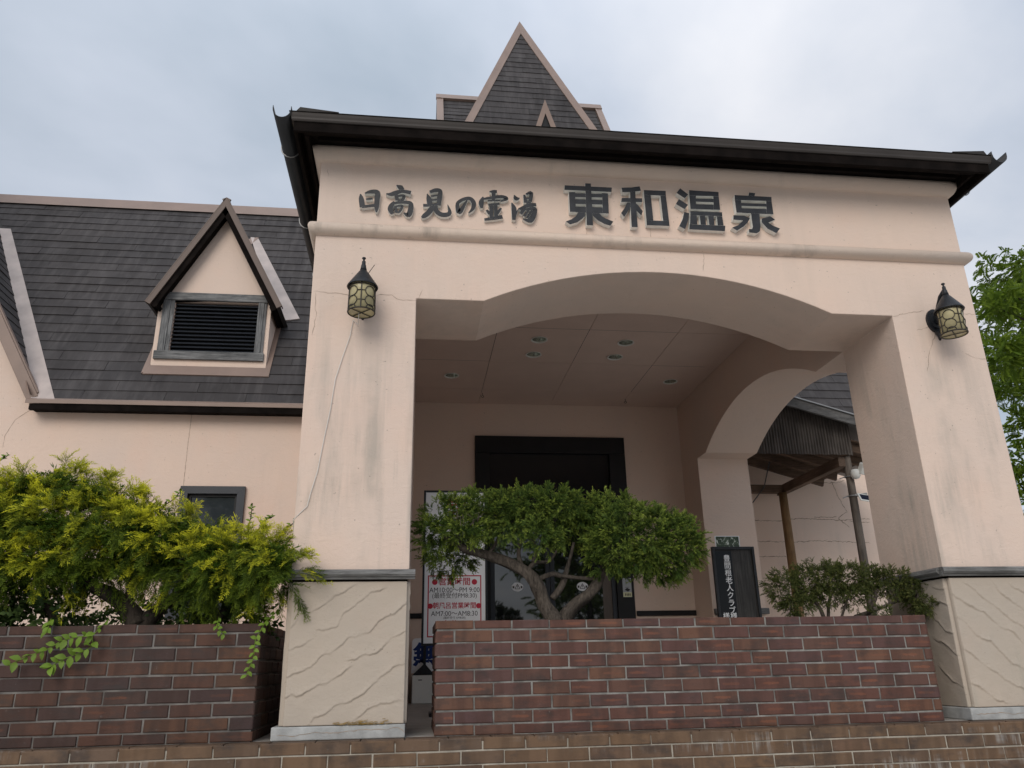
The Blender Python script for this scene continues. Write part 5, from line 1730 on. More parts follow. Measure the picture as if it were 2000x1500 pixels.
# ================================================================== DOWNLIGHTS
where = ['round recessed downlight at the inner edge of the left ceiling pair, nearer the road', 0]
LBL = ['front light of the ceiling pair nearer the lettered 日高見 side', 'rear light of the ceiling pair nearer the lettered 日高見 side',
       'front light of the ceiling pair nearer the side arch', 'rear light of the ceiling pair nearer the side arch',
       'single recessed light in the ceiling close to the stained left pillar', 'single recessed light in the ceiling close to the side arch']
for (lx, ly), lb in zip(LIGHTS, LBL):
    t = thing('downlight', lb, 'ceiling light', (lx, ly, CZ), 'recessed lights in the porch ceiling')
    mb = MB()
    mb.smooth = True
    mb.lathe([(0.073, 0.0), (0.086, -0.003), (0.087, -0.006), (0.084, -0.008), (0.071, -0.004), (0.070, 0.003)], (lx, ly, CZ), 32)
    mb.build('trim_ring', 'white_plastic', t)
    mb = MB()
    mb.smooth = True
    mb.lathe([(0.071, 0.0), (0.064, 0.05), (0.050, 0.10), (0.03, 0.12), (0.0, 0.125)], (lx, ly, CZ), 32)
    mb.build('reflector', 'chrome', t)
    mb = MB()
    mb.smooth = True
    mb.lathe([(0.0, 0.035), (0.020, 0.045), (0.028, 0.065), (0.022, 0.085), (0.016, 0.11), (0.0, 0.115)], (lx, ly, CZ), 16)
    mb.build('bulb', 'white_plastic', t)

# ================================================================== SIGNS BY THE DOOR
SY = 6.60
t = thing('hours_sign', 'white opening hours sign with red lettering beside the entrance door', 'sign', (0.344, SY, 1.196))
x0, x1, z0, z1 = 0.0965, 0.594, 1.735, 2.952
mb = MB()
fw = 0.017
mb.box(x0 - fw, x0, SY, SY + 0.05, z0 - fw, z1 + fw)
mb.box(x1, x1 + fw, SY, SY + 0.05, z0 - fw, z1 + fw)
mb.box(x0 + 0.0005, x1 - 0.0005, SY, SY + 0.05, z1, z1 + fw)
mb.box(x0 + 0.0005, x1 - 0.0005, SY, SY + 0.05, z0 - fw, z0)
mb.build('frame', 'black_metal', t, bevel=0.003)
mb = MB()
mb.box(x0, x1, SY + 0.008, SY + 0.03, z0, z1)
mb.build('panel', 'white_panel', t)
mb = MB()
lx0, lx1, lz0, lz1, lw = 0.1245, 0.5615, 1.781, 2.264, 0.009
for a, b, c, d in ((lx0, lx1, lz0, lz0 + lw), (lx0, lx1, lz1 - lw, lz1), (lx0, lx0 + lw, lz0 + lw, lz1 - lw), (lx1 - lw, lx1, lz0 + lw, lz1 - lw)):
    mb.box(a, b, SY + 0.0066, SY + 0.0076, c, d)
mb.build('border_line', 'sign_red', t)
TX = 0.343
ty = SY + 0.0072


def dots(z, dx, r=0.0225):
    mb = MB()
    n = 22
    for s in (-1, 1):
        mb.prism([(TX + s * dx + r * math.cos(2 * math.pi * k / n), z + r * math.sin(2 * math.pi * k / n)) for k in range(n)], 'y', SY + 0.0064, SY + 0.0076)
    mb.build('dot', 'sign_red', t)


text('lettering', '営業時間', 0.0655, 'sign_red', t, (TX, ty, 2.210), bold=0.0010)
dots(2.210, 0.162)
text('lettering', 'AM10:00～PM 9:00', 0.0557, 'sign_black', t, (TX, ty, 2.145), sx=0.93)
text('lettering', '(最終受付PM8:30)', 0.0490, 'sign_black', t, (TX, ty, 2.1005), sx=0.98)
text('lettering', '朝風呂営業時間', 0.0527, 'sign_red', t, (TX, ty, 2.021), bold=0.0008, sx=0.96)
dots(2.021, 0.196, 0.021)
text('lettering', 'AM7:00～AM8:30', 0.0549, 'sign_black', t, (TX, ty, 1.960), sx=0.94)
text('lettering', '(最終受付 AM8:00)', 0.0223, 'sign_black', t, (TX, ty, 1.928))
text('lettering', '定休日', 0.0683, 'sign_red', t, (TX, ty, 1.873), bold=0.0010)
dots(1.873, 0.139)
text('lettering', '営', 0.193, 'sign_red', t, (0.352, ty, 2.807), bold=0.003)
mb = MB()
mb.box(0.325, 0.365, SY + 0.051, SY + 0.09, 1.22, 2.8)
mb.box(0.15, 0.54, SY - 0.10, SY + 0.20, 1.1995, 1.225)
mb.build('stand', 'black_metal', t)

t = thing('notice_stand', 'low white notice with a blue 無 character half hidden behind the brick planter', 'sign', (0.12, 9.12, 1.196))
mb = MB()
SY2 = 9.10
pr = [(0.012, 1.50), (0.30, 1.50), (0.30, 1.86)] + [(0.052 - 0.04 * math.sin(a), 1.82 + 0.04 * math.cos(a)) for a in [k * math.pi / 10 for k in range(6)]]
mb.prism(pr, 'y', SY2, SY2 + 0.012)
mb.build('panel', 'white_panel', t)
text('lettering', '無', 0.245, 'sign_blue', t, (0.150, SY2 - 0.0012, 1.675), bold=0.010)
mb = MB()
mb.prism([(0.02, 1.48), (0.26, 1.48), (0.15, 1.60)], 'y', SY2 - 0.06, SY2 - 0.01)
mb.box(0.135, 0.165, SY2 - 0.04, SY2 - 0.015, 1.59, 1.80)
mb.build('stand_foot', 'black_metal', t)
t2 = thing('white_box', 'plain white box on the porch floor below the blue lettered notice', 'box', (0.13, 9.12, 1.196))
mb = MB()
mb.box(0.02, 0.30, 9.00, 9.26, 1.1985, 1.478)
mb.build('box_body', 'white_plastic', t2, bevel=0.006)
mb = MB()
mb.box(0.085, 0.125, 8.9965, 8.9995, 1.428, 1.437)
mb.build('slot', 'black_paint', t2)

# guest board
BY = 8.30
t = thing('guest_board', 'black framed welcome board with white brushed names standing under the side arch', 'board', (3.45, BY, 1.196))
bx0, bx1, bz0, bz1 = 3.216, 3.694, 1.62, 2.735
mb = MB()
fw = 0.030
mb.box(bx0, bx0 + fw, BY - 0.015, BY + 0.03, bz0, bz1)
mb.box(bx1 - fw, bx1, BY - 0.015, BY + 0.03, bz0, bz1)
mb.box(bx0 + fw + 0.0005, bx1 - fw - 0.0005, BY - 0.015, BY + 0.03, bz1 - fw * 1.1, bz1)
mb.box(bx0 + fw + 0.0005, bx1 - fw - 0.0005, BY - 0.015, BY + 0.03, bz0, bz0 + fw)
mb.build('frame', 'black_metal', t, bevel=0.004)
mb = MB()
mb.box(bx0 + fw, bx1 - fw, BY + 0.004, BY + 0.02, bz0 + fw, bz1 - fw)
mb.build('backing', 'board_wood', t)
mb = MB()
mb.box(bx0 + fw + 0.004, bx0 + fw + 0.185, BY - 0.004, BY + 0.0035, bz0 + fw, bz1 - fw * 1.1 - 0.012)
mb.build('name_plate', 'black_acrylic', t)
zz = 2.605
for ch in '豊間根老人クラブ':
    text('lettering', ch, 0.078, 'white_ink', t, (bx0 + 0.158, BY - 0.0052, zz), bold=0.0006)
    zz -= 0.0775
for xx in (bx0 + 0.085, bx0 + 0.168):
    text('lettering', '様', 0.075, 'white_ink', t, (xx, BY - 0.0052, 2.025 - 0.020), bold=0.0006)
for s in (bx0 + 0.06, bx1 - 0.06):
    mb = MB()
    mb.bar((s, BY + 0.055, 2.4), (s, BY + 0.20, 1.198), 0.03, 0.02, up=(1, 0, 0))
    mb.bar((s, BY + 0.02, 1.198), (s, BY + 0.02, 1.62), 0.03, 0.02, up=(1, 0, 0))
    mb.build('leg', 'black_metal', t)


def leaf_reflection_mat():  # foliage reflection painted on as mottled green and white colour
    tt = NT('leaf_reflection')
    p = tt.coord(geo=True)
    f = tt.noise(p, 28, 5, 0.6, 0.8)
    tt.base(tt.ramp(f, (0.44, (0.030, 0.050, 0.028)), (0.56, (0.085, 0.12, 0.075)), (0.60, (0.62, 0.66, 0.60))))
    tt.rough(0.3)
    M['leaf_reflection'] = tt.m


leaf_reflection_mat()
t = thing('reflection_card', 'small glossy card painted with a green leafy picture tucked behind the black board', 'card', (3.42, BY + 0.04, 2.70))
mb = MB()
mb.box(3.278, 3.560, BY + 0.034, BY + 0.040, 2.55, 2.858)
mb.build('card', 'white_panel', t)
mb = MB()
mb.box(3.288, 3.550, BY + 0.0325, BY + 0.0338, 2.56, 2.850)
mb.build('reflection', 'leaf_reflection', t)

# ================================================================== SHED AWNING
t = thing('shed_awning', 'weathered timber awning with corrugated gable beyond the side arch', 'awning', (4.9, 9.2, 0))
AY = 8.50
sl = -0.284


def rk_z(x, z_at=4.458, x_at=4.476):
    return z_at + (x - x_at) * sl


xa, xb = 3.965, 6.1
mb = MB()
mb.prism([(xa, rk_z(xa)), (xb, rk_z(xb)), (xb, rk_z(xb) - 0.115), (xa, rk_z(xa) - 0.115)], 'y', AY - 0.19, AY - 0.15)
mb.build('fascia_board', 'shed_fascia', t, bevel=0.004)
mb = MB()
mb.prism([(xa, rk_z(xa) + 0.003), (xb, rk_z(xb) + 0.003), (xb, rk_z(xb) + 0.018), (xa, rk_z(xa) + 0.018)], 'y', AY - 0.21, 10.30)
mb.build('roof_sheet', 'wire', t)
mb = MB()    # corrugated gable sheet
n = 190
xs_ = [xa + (5.165 - xa) * i / n for i in range(n + 1)]
for i, x in enumerate(xs_):
    y = AY + 0.016 * math.sin(x * 2 * math.pi / 0.036)
    mb.v.append((x, y, 3.842 + 0.003 * math.sin(x * 40)))
    mb.v.append((x, y, rk_z(x) - 0.02))
for i in range(n):
    mb.face((2 * i, 2 * i + 2, 2 * i + 3, 2 * i + 1))
mb.build('corrugated_sheet', 'corrugated', t, shade=True)
for y in (8.62, 8.98, 9.34, 9.70, 10.06):
    mb = MB()
    x2 = 5.60
    mb.bar((xa + 0.01, y, rk_z(xa) - 0.285), (x2, y, rk_z(x2) - 0.285), 0.045, 0.10, up=(0, 0, 1))
    mb.build('rafter', 'rafter_wood', t, bevel=0.003)
mb = MB()
mb.prism([(xa, rk_z(xa) - 0.215), (5.62, rk_z(5.62) - 0.215), (5.62, rk_z(5.62) - 0.232), (xa, rk_z(xa) - 0.232)], 'y', AY + 0.03, 10.28)
mb.build('roof_boarding', 'rafter_wood', t)
mb = MB()
mb.bar((5.04, AY + 0.05, 3.77), (5.04, 10.25, 3.77), 0.09, 0.12)
mb.build('beam', 'beam_wood', t, bevel=0.004)
mb = MB()
mb.bar((xa + 0.15, 10.08, 3.765), (5.0, 10.08, 3.765), 0.09, 0.11)
mb.build('beam', 'rafter_wood', t, bevel=0.004)
mb = MB()
mb.smooth = True
mb.tube([(5.115, AY + 0.07, z) for z in (0.0, 1, 2, 2.7, 3.3, 3.84)], [0.052, 0.05, 0.048, 0.047, 0.046, 0.045], 12, wob=0.08)
mb.build('post', 'old_post', t)
mb = MB()
mb.smooth = True
mb.tube([(4.985, 10.05, z) for z in (0.0, 1, 2, 2.7, 3.3, 3.71)], [0.066, 0.064, 0.062, 0.060, 0.058, 0.056], 12, wob=0.08)
mb.build('post', 'brown_post', t)
mb = MB()
mb.smooth = True
mb.tube([(4.30, 8.9, 3.85), (4.33, 9.2, 3.6), (4.28, 9.5, 3.45), (4.16, 10.2, 3.28)], 0.007, 5)
mb.build('loose_wire', 'black_metal', t)

t = thing('security_light', 'white solar security light with a small panel clamped to the grey post', 'lamp', (5.12, 8.5, 3.3))
px, py = 5.115, AY + 0.07
mb = MB()
mb.smooth = True
mb.lathe([(0.0, 0.060), (0.040, 0.055), (0.055, 0.02), (0.055, -0.02), (0.035, -0.05), (0.0, -0.06)], (px + 0.02, py - 0.095, 3.60), 18)
mb.build('lamp_body', 'white_plastic', t)
mb = MB()
mb.bar((px + 0.05, py - 0.16, 3.66), (px + 0.20, py - 0.13, 3.64), 0.08, 0.13, up=(0, -0.5, 0.85))
mb.build('lamp_head', 'white_plastic', t, bevel=0.012)
for z in (3.59, 3.36):
    mb = MB()
    mb.smooth = True
    mb.tube([(px + 0.056 * math.cos(a), py + 0.056 * math.sin(a), z) for a in [2 * math.pi * k / 16 for k in range(17)]], 0.007, 6)
    mb.bar((px - 0.06, py - 0.01, z), (px - 0.145, py - 0.03, z - 0.03), 0.012, 0.012)
    mb.build('clamp', 'wire', t)
mb = MB()
c = Vector((px + 0.065, py - 0.13, 3.315))
U = Vector((1, 0.1, -0.12)).normalized()
V = Vector((0.0, 0.55, 0.80)).normalized()
V = (V - U * V.dot(U)).normalized()
N_ = U.cross(V).normalized()


def plate(mb, c, U, V, N_, w, h, d):
    vs = [c + U * (sx * w / 2) + V * (sz * h / 2) + N_ * (sy * d / 2) for sz in (-1, 1) for sy in (-1, 1) for sx in (-1, 1)]
    mb.add(vs, [(0, 2, 3, 1), (4, 5, 7, 6), (0, 1, 5, 4), (2, 6, 7, 3), (0, 4, 6, 2), (1, 3, 7, 5)])


plate(mb, c, U, V, N_, 0.155, 0.115, 0.012)
mb.build('panel_frame', 'white_plastic', t, bevel=0.003)
mb = MB()
plate(mb, c + N_ * 0.0075, U, V, N_, 0.115, 0.080, 0.004)
mb.build('solar_cell', 'solar_cell', t)
mb = MB()
mb.bar((px, py - 0.05, 3.36), (px + 0.12, py - 0.10, 3.37), 0.02, 0.02)
mb.build('mount', 'wire', t)


# ================================================================== PLANTS
def np_mesh(name, V, F, mat, tip=None, vig_lit=None):
    """V (n,3); F (m,k) with k 3 or 4."""
    me = bpy.data.meshes.new(name)
    n, (m, k) = len(V), F.shape
    me.vertices.add(n)
    me.vertices.foreach_set('co', np.ascontiguousarray(V, dtype=np.float32).ravel())
    me.loops.add(m * k)
    me.loops.foreach_set('vertex_index', np.ascontiguousarray(F, dtype=np.int32).ravel())
    me.polygons.add(m)
    me.polygons.foreach_set('loop_start', np.arange(0, m * k, k, dtype=np.int32))
    me.polygons.foreach_set('loop_total', np.full(m, k, dtype=np.int32))
    me.materials.append(M[mat])
    me.update(calc_edges=True)
    for nm, a in (('tip', tip), ('vig_lit', vig_lit)):
        if a is not None:
            at = me.attributes.new(nm, 'FLOAT', 'POINT')
            at.data.foreach_set('value', np.ascontiguousarray(a, dtype=np.float32))
    return me


def spray_shape(seed, pairs, L, side, w, droop, ang=42, curl=0.25, sub=True):
    """one feathery branchlet along +z: verts, quads, tip value"""
    r = random.Random(seed)
    vs, fs, tp_ = [], [], []

    def kite(a, b, wd, t0, t1):
        a, b = Vector(a), Vector(b)
        d = (b - a)
        s = d.cross(Vector((r.uniform(-1, 1), r.uniform(-1, 1), r.uniform(-1, 1)))).normalized() * wd / 2
        m = a.lerp(b, 0.45)
        o = len(vs)
        vs.extend([tuple(a), tuple(m + s), tuple(b), tuple(m - s)])
        tp_.extend([t0, (t0 + t1) / 2, t1, (t0 + t1) / 2])
        fs.append((o, o + 1, o + 2, o + 3))

    def ax(t):
        return Vector((curl * L * t * t * 0.3, droop * L * t * t, L * t))
    for i in range(3):
        kite(ax(i / 3), ax((i + 1.15) / 3), w * 1.2, i / 3, (i + 1) / 3)
    for i in range(pairs):
        t = 0.12 + 0.86 * i / pairs
        for sg in (-1, 1):
            l = side * (1.05 - 0.72 * t) * r.uniform(0.75, 1.2)
            a = R(ang + r.uniform(-10, 10))
            tilt = r.uniform(-0.5, 0.5)
            d = Vector((sg * math.sin(a) * math.cos(tilt), math.sin(a) * math.sin(tilt) + 0.2 * droop, math.cos(a)))
            p = ax(t)
            q = p + d * l
            kite(p, q, w, t * 0.8, min(1, t + 0.35))
            if sub and l > side * 0.45:
                for sg2 in (-1, 1):
                    d2 = (d + Vector((sg2 * 0.6 * math.cos(a), r.uniform(-0.4, 0.4), -sg2 * sg * 0.6 * math.sin(a) + 0.25))).normalized()
                    kite(p.lerp(q, 0.45), p.lerp(q, 0.45) + d2 * l * 0.5, w * 0.85, t * 0.8, min(1, t + 0.3))
    return np.array(vs), np.array(fs), np.array(tp_)


def clump_points(clumps, dens, inner=0.55, ry=None, ymin=None, seed=1):
    """sample points through ellipsoid shells -> positions, outward directions"""
    g = np.random.default_rng(seed)
    P, D, Rr = [], [], []
    for (cx, cy, cz_, rx, rz) in clumps:
        ryy = ry if ry else max(0.10, min(0.34, 0.5 * (rx + rz)))
        n = int(dens * (rx * rz + rx * ryy + ryy * rz))
        d = g.normal(size=(n, 3))
        d /= np.linalg.norm(d, axis=1)[:, None]
        r = inner + (1 - inner) * g.random(n) ** 0.6
        sc = np.array([rx, ryy, rz])
        P.append(np.array([cx, cy, cz_]) + d * sc * r[:, None])
        o = d / sc
        D.append(o / np.linalg.norm(o, axis=1)[:, None])
        Rr.append(r)
    return np.concatenate(P), np.concatenate(D), np.concatenate(Rr)


def grow(name, parent, mat, shapes, P, D, size=(0.8, 1.2), up=0.35, jitter=0.6, vig_lit=None, seed=3, kind='stuff'):
    g = np.random.default_rng(seed)
    n = len(P)
    d = D + np.array([0, 0, up]) + g.normal(size=(n, 3)) * jitter
    d /= np.linalg.norm(d, axis=1)[:, None]
    a = np.cross(d, g.normal(size=(n, 3)))
    # sprays droop towards the ground: local y points down as far as it can
    dn = np.array([0, 0, -1.0]) + g.normal(size=(n, 3)) * 0.5
    b = dn - d * np.sum(dn * d, axis=1)[:, None]
    b /= np.linalg.norm(b, axis=1)[:, None] + 1e-9
    a = np.cross(b, d)
    s = g.uniform(size[0], size[1], n)
    pick = g.integers(0, len(shapes), n)
    Vs, Fs, Ts, Gs = [], [], [], []
    off = 0
    vg = g.random(n) if vig_lit is None else vig_lit
    for k, (sv, sf, st) in enumerate(shapes):
        idx = np.where(pick == k)[0]
        m = len(idx)
        if not m:
            continue
        W_ = (sv[None, :, 0:1] * a[idx][:, None, :] + sv[None, :, 1:2] * b[idx][:, None, :] + sv[None, :, 2:3] * d[idx][:, None, :]) * s[idx][:, None, None] + P[idx][:, None, :]
        Vs.append(W_.reshape(-1, 3))
        Fs.append((sf[None] + (np.arange(m) * len(sv))[:, None, None]).reshape(-1, sf.shape[1]) + off)
        Ts.append(np.tile(st, m))
        Gs.append(np.repeat(vg[idx], len(sv)))
        off += m * len(sv)
    me = np_mesh(name, np.concatenate(Vs), np.concatenate(Fs), mat, np.concatenate(Ts), np.concatenate(Gs))
    return put(name, me, parent, kind=kind)


def limbs(parent, branches, mat, names=('trunk', 'limb'), wob=0.25):
    for i, b in enumerate(branches):
        mb = MB()
        mb.smooth = True
        # smooth the path
        pts = [Vector((p[0], p[1] + 0.02 * math.sin(k * 1.7 + i), p[2])) for k, p in enumerate(b)]
        rad = [p[3] for p in b]
        Q, Rq = [], []
        m = len(pts)
        for k in range(m - 1):
            p0, p1, p2, p3 = pts[max(k - 1, 0)], pts[k], pts[k + 1], pts[min(k + 2, m - 1)]
            for j in range(5):
                tt_ = j / 5
                Q.append(0.5 * ((2 * p1) + (p2 - p0) * tt_ + (2 * p0 - 5 * p1 + 4 * p2 - p3) * tt_ ** 2 + (3 * p1 - p0 - 3 * p2 + p3) * tt_ ** 3))
                Rq.append(rad[k] + (rad[k + 1] - rad[k]) * tt_)
        Q.append(pts[-1])
        Rq.append(rad[-1])
        mb.tube(Q, Rq, 10, wob=wob)
        mb.build(names[0] if i < 2 else names[1], mat, parent)


def plumes(clumps, dens, k, reach, inner=0.75, seed=1, droop=0.35, spread=0.35, up=0.25):
    """tufts: arching axes that start on the clump shells, each carrying k sprays -> points, directions, a value per tuft"""
    g = np.random.default_rng(seed)
    P, D, Rr = clump_points(clumps, dens, inner=inner, seed=seed)
    n = len(P)
    ax = D + np.array([0, 0, up]) + g.normal(size=(n, 3)) * 0.35
    ax /= np.linalg.norm(ax, axis=1)[:, None]
    ln = reach * g.uniform(0.6, 1.3, n)
    vg = g.random(n)
    t = np.tile(np.linspace(0.0, 1.0, k), (n, 1)) + g.uniform(-0.08, 0.08, (n, k))
    t = np.clip(t, 0, 1.1)
    pts = P[:, None, :] + ax[:, None, :] * (ln[:, None] * t)[:, :, None]
    pts[:, :, 2] -= droop * ln[:, None] * t * t
    dr = ax[:, None, :] + g.normal(size=(n, k, 3)) * spread * (1.25 - t)[:, :, None]
    dr[:, :, 2] -= droop * 1.3 * t
    dr /= np.linalg.norm(dr, axis=2)[:, :, None]
    return pts.reshape(-1, 3), dr.reshape(-1, 3), np.repeat(vg, k), np.repeat(D, k, axis=0)


# golden juniper
t = thing('golden_juniper', 'spreading yellow tipped juniper spilling over the sooty brick planter', 'juniper', (-1.72, 4.98, 1.77))
limbs(t, GOLD_BR, 'bark_dark')
gs_ = [spray_shape(i, 9, 0.105, 0.040, 0.0036, 0.45) for i in range(7)]
P, D, tv, OD = plumes(GOLD, 430, 8, 0.088, inner=0.78, seed=11, droop=0.36, spread=0.42, up=0.18)
lit = np.clip(OD[:, 2] * 1.1 + 0.05, 0, 1)  # upward-facing plumes painted brighter gold, as if lit from above
vig_lit = np.clip((0.12 + 0.95 * lit * (0.55 + 0.65 * tv) + 0.62 * (tv > 0.76)) * nrg.uniform(0.7, 1.25, len(P)), 0, 1)
grow('foliage', t, 'gold_foliage', gs_, P, D, size=(0.6, 1.15), up=0.0, jitter=0.16, vig_lit=vig_lit, seed=5)
gi_ = [spray_shape(60 + i, 7, 0.115, 0.055, 0.0085, 0.4, sub=False) for i in range(5)]
P, D, Rr = clump_points(GOLD, 3300, inner=0.05, seed=14)
grow('inner_foliage', t, 'gold_foliage', gi_, P - D * 0.07, D, size=(0.6, 1.0), up=0.1, jitter=0.7, vig_lit=nrg.random(len(P)) * 0.10, seed=15)  # inner sprays kept dark green, painting in the shade inside the bush

# pruned green juniper
t = thing('pruned_juniper', 'pruned green juniper with bare forked trunk in the planter before the door', 'juniper', (1.07, 4.97, 1.77))
limbs(t, GREEN_BR, 'bark', wob=0.5)
gs_ = [spray_shape(20 + i, 9, 0.048, 0.020, 0.0034, 0.25, ang=38, sub=False) for i in range(6)]
P, D, tv, OD = plumes(GREEN, 1900, 9, 0.050, inner=0.78, seed=12, droop=0.10, spread=0.55, up=0.30)
vig_lit = np.clip(0.08 + 1.1 * tv ** 1.6 * nrg.uniform(0.4, 1.1, len(P)), 0, 1)
grow('foliage', t, 'green_foliage', gs_, P, D, size=(0.6, 1.15), up=0.08, jitter=0.22, vig_lit=vig_lit, seed=6)
P, D, Rr = clump_points(GREEN + GREEN_INNER, 1100, inner=0.3, seed=16)
grow('inner_foliage', t, 'green_foliage', gs_, P - D * 0.05, D, size=(0.7, 1.2), up=0.1, jitter=0.5, vig_lit=nrg.random(len(P)) * 0.2, seed=17)  # inner sprays kept dull, painting in the shade under the pads
mb = MB()
for i in range(7):
    a = Vector((0.27 + rng.uniform(-0.02, 0.12), 4.775, 2.37 + rng.uniform(-0.03, 0.05)))
    mb.tube([a, a + Vector((rng.uniform(-0.04, 0.04), -0.03, rng.uniform(0.02, 0.05))), a + Vector((rng.uniform(-0.07, 0.07), -0.045, rng.uniform(0.03, 0.07)))], [0.003, 0.002, 0.001], 5)
mb.build('dead_twigs', 'old_post', t)

# thin olive shrub
t = thing('sparse_juniper', 'small sparse olive juniper at the planter end near the porch pillar', 'juniper', (2.75, 5.0, 1.77))
limbs(t, SHRUB_BR, 'bark')
gs_ = [spray_shape(40 + i, 6, 0.036, 0.016, 0.0034, 0.3, ang=40, sub=False) for i in range(6)]
P, D, tv, OD = plumes(SHRUB, 4600, 6, 0.030, inner=0.40, seed=13, droop=0.15, spread=0.7, up=0.2)
keep = np.array([noise.noise(Vector(q) * 15) > -0.28 for q in P])
P, D, tv = P[keep], D[keep], tv[keep]
grow('foliage', t, 'olive_foliage', gs_, P, D, size=(0.6, 1.2), up=0.1, jitter=0.35, vig_lit=tv * nrg.random(len(P)), seed=7)


# leaves one can pick apart
def leaf_mesh(L, w, fold=0.25, curl=0.2, name='leaf'):
    vs, fs = [], []
    prof_ = [(0.0, 0.05), (0.2, 0.72), (0.45, 1.0), (0.72, 0.72), (1.0, 0.02)]
    for t_, k in prof_:
        z = -curl * L * t_ * t_
        vs += [(-w / 2 * k, t_ * L, z + fold * w / 2 * k), (0, t_ * L, z), (w / 2 * k, t_ * L, z + fold * w / 2 * k)]
    for i in range(4):
        a = i * 3
        fs += [(a, a + 1, a + 4, a + 3), (a + 1, a + 2, a + 5, a + 4)]
    mb = MB()
    mb.smooth = True
    mb.add(vs, fs)
    return mb.mesh(name, 'leaf_waxy')


LM = [leaf_mesh(0.058, 0.036), leaf_mesh(0.046, 0.030, 0.3, 0.3), leaf_mesh(0.034, 0.022, 0.35, 0.2)]


def place_leaf(parent, p, d, nrm, m):
    d = Vector(d).normalized()
    n = Vector(nrm)
    n = (n - d * n.dot(d)).normalized()
    x = d.cross(n)
    m4 = Matrix(((x.x, d.x, n.x), (x.y, d.y, n.y), (x.z, d.z, n.z))).to_4x4()
    m4.translation = Vector(p)
    put('leaf', m, parent, mat4=m4)


VL = ['bright green vine trailing from the sooty planter towards the road, longest of the strands', 'broad leaved vine strand hanging lowest on the sooty brick planter',
      'small leaved vine strand hanging at the planter corner beside the stone panel', 'dark leaf tuft peeking over the sooty planter under the golden juniper', 'tiny vine tip over the top course of the sooty planter']
for vi, v in enumerate(VINES):
    t = thing('trailing_vine', VL[vi], 'vine', v[0], 'vines trailing over the sooty planter')
    pts = [Vector(p) + Vector((0, -0.012 - 0.012 * math.sin(i * 1.3), 0)) for i, p in enumerate(v)]
    pts[0].y += 0.10
    pts[0].z += 0.02
    mb = MB()
    mb.tube(pts, 0.0028, 5)
    mb.build('stem', 'leaf_waxy', t)
    big = vi in (0, 1, 3)
    L = sum((b - a).length for a, b in zip(pts, pts[1:]))
    n = int(L / (0.024 if vi < 2 else 0.022))
    for k in range(n):
        s = (k + 0.6) / n * (len(pts) - 1)
        i = min(int(s), len(pts) - 2)
        p = pts[i].lerp(pts[i + 1], s - i)
        ax = (pts[i + 1] - pts[i]).normalized()
        sd_ = ax.cross(Vector((0, -1, 0))) * (1 if k % 2 else -1)
        d = ax * rng.uniform(0.1, 0.6) + sd_ * rng.uniform(0.6, 1.0) + Vector((0, rng.uniform(-0.7, -0.15), rng.uniform(-0.5, 0.1)))
        place_leaf(t, p, d, (rng.uniform(-0.5, 0.5), rng.uniform(-1.2, -0.5), rng.uniform(0.2, 1.0)), LM[rng.choice([0, 0, 1]) if vi == 1 else (rng.choice([0, 1, 2]) if big else 2)])

# leafy undershrub that fills the planter foot and sends shoots through the juniper
t = thing('leafy_shrub', 'dark broad leaved shrub growing under the golden juniper', 'shrub', (-1.9, 5.05, 1.77))
lv = np.array([(0, 0, 0), (-0.011, 0.004, 0.016), (0, 0.010, 0.036), (0.011, 0.004, 0.016)])
lf = np.array([(0, 1, 2, 3)])
ltp = np.array([0.2, 0.5, 0.9, 0.5])
leafsp = []
for sdx in range(5):
    r_ = random.Random(sdx + 70)
    vs, fs, ts = [], [], []
    for k in range(9):
        z = 0.012 + k * 0.013
        a = k * 2.4 + r_.uniform(-0.3, 0.3)
        dx, dy = math.cos(a), math.sin(a)
        o_ = len(vs)
        for (x, y, zz2) in lv:
            vs.append((x * -dy + (zz2 * 0.8) * dx, x * dx + (zz2 * 0.8) * dy, z + y + zz2 * 0.5))
        fs.append((o_, o_ + 1, o_ + 2, o_ + 3))
        ts.extend(ltp)
    leafsp.append((np.array(vs), np.array(fs), np.array(ts)))
UND = [(-2.45, 4.95, 1.88, 0.30, 0.13), (-2.05, 5.0, 1.87, 0.26, 0.12), (-2.9, 4.95, 1.95, 0.35, 0.18), (-1.15, 5.08, 1.90, 0.18, 0.12), (-0.95, 5.0, 1.87, 0.12, 0.09), (-1.45, 5.12, 1.86, 0.15, 0.08), (-1.62, 5.16, 1.86, 0.10, 0.06)]
P, D, Rr = clump_points(UND, 1500, inner=0.2, seed=21)
grow('foliage', t, 'shrub_foliage', leafsp, P, D, size=(0.7, 1.25), up=0.2, jitter=0.8, seed=22)
SM = [leaf_mesh(0.032, 0.020, 0.3, 0.2), leaf_mesh(0.025, 0.017, 0.3, 0.2)]
for v in SPRIGS:
    mb = MB()
    mb.tube([Vector(p) for p in v], [0.004, 0.003, 0.002], 5)
    mb.build('shoot', 'bark', t)
    pts = [Vector(p) for p in v]
    for k in range(16):
        s = 0.4 + 1.6 * k / 16
        i = min(int(s), 1)
        p = pts[i].lerp(pts[i + 1], s - i)
        a = k * 2.4
        place_leaf(t, p, (math.cos(a), math.sin(a) * 0.8, 0.6), (rng.uniform(-0.4, 0.4), -0.7, 0.7), SM[k % 2])

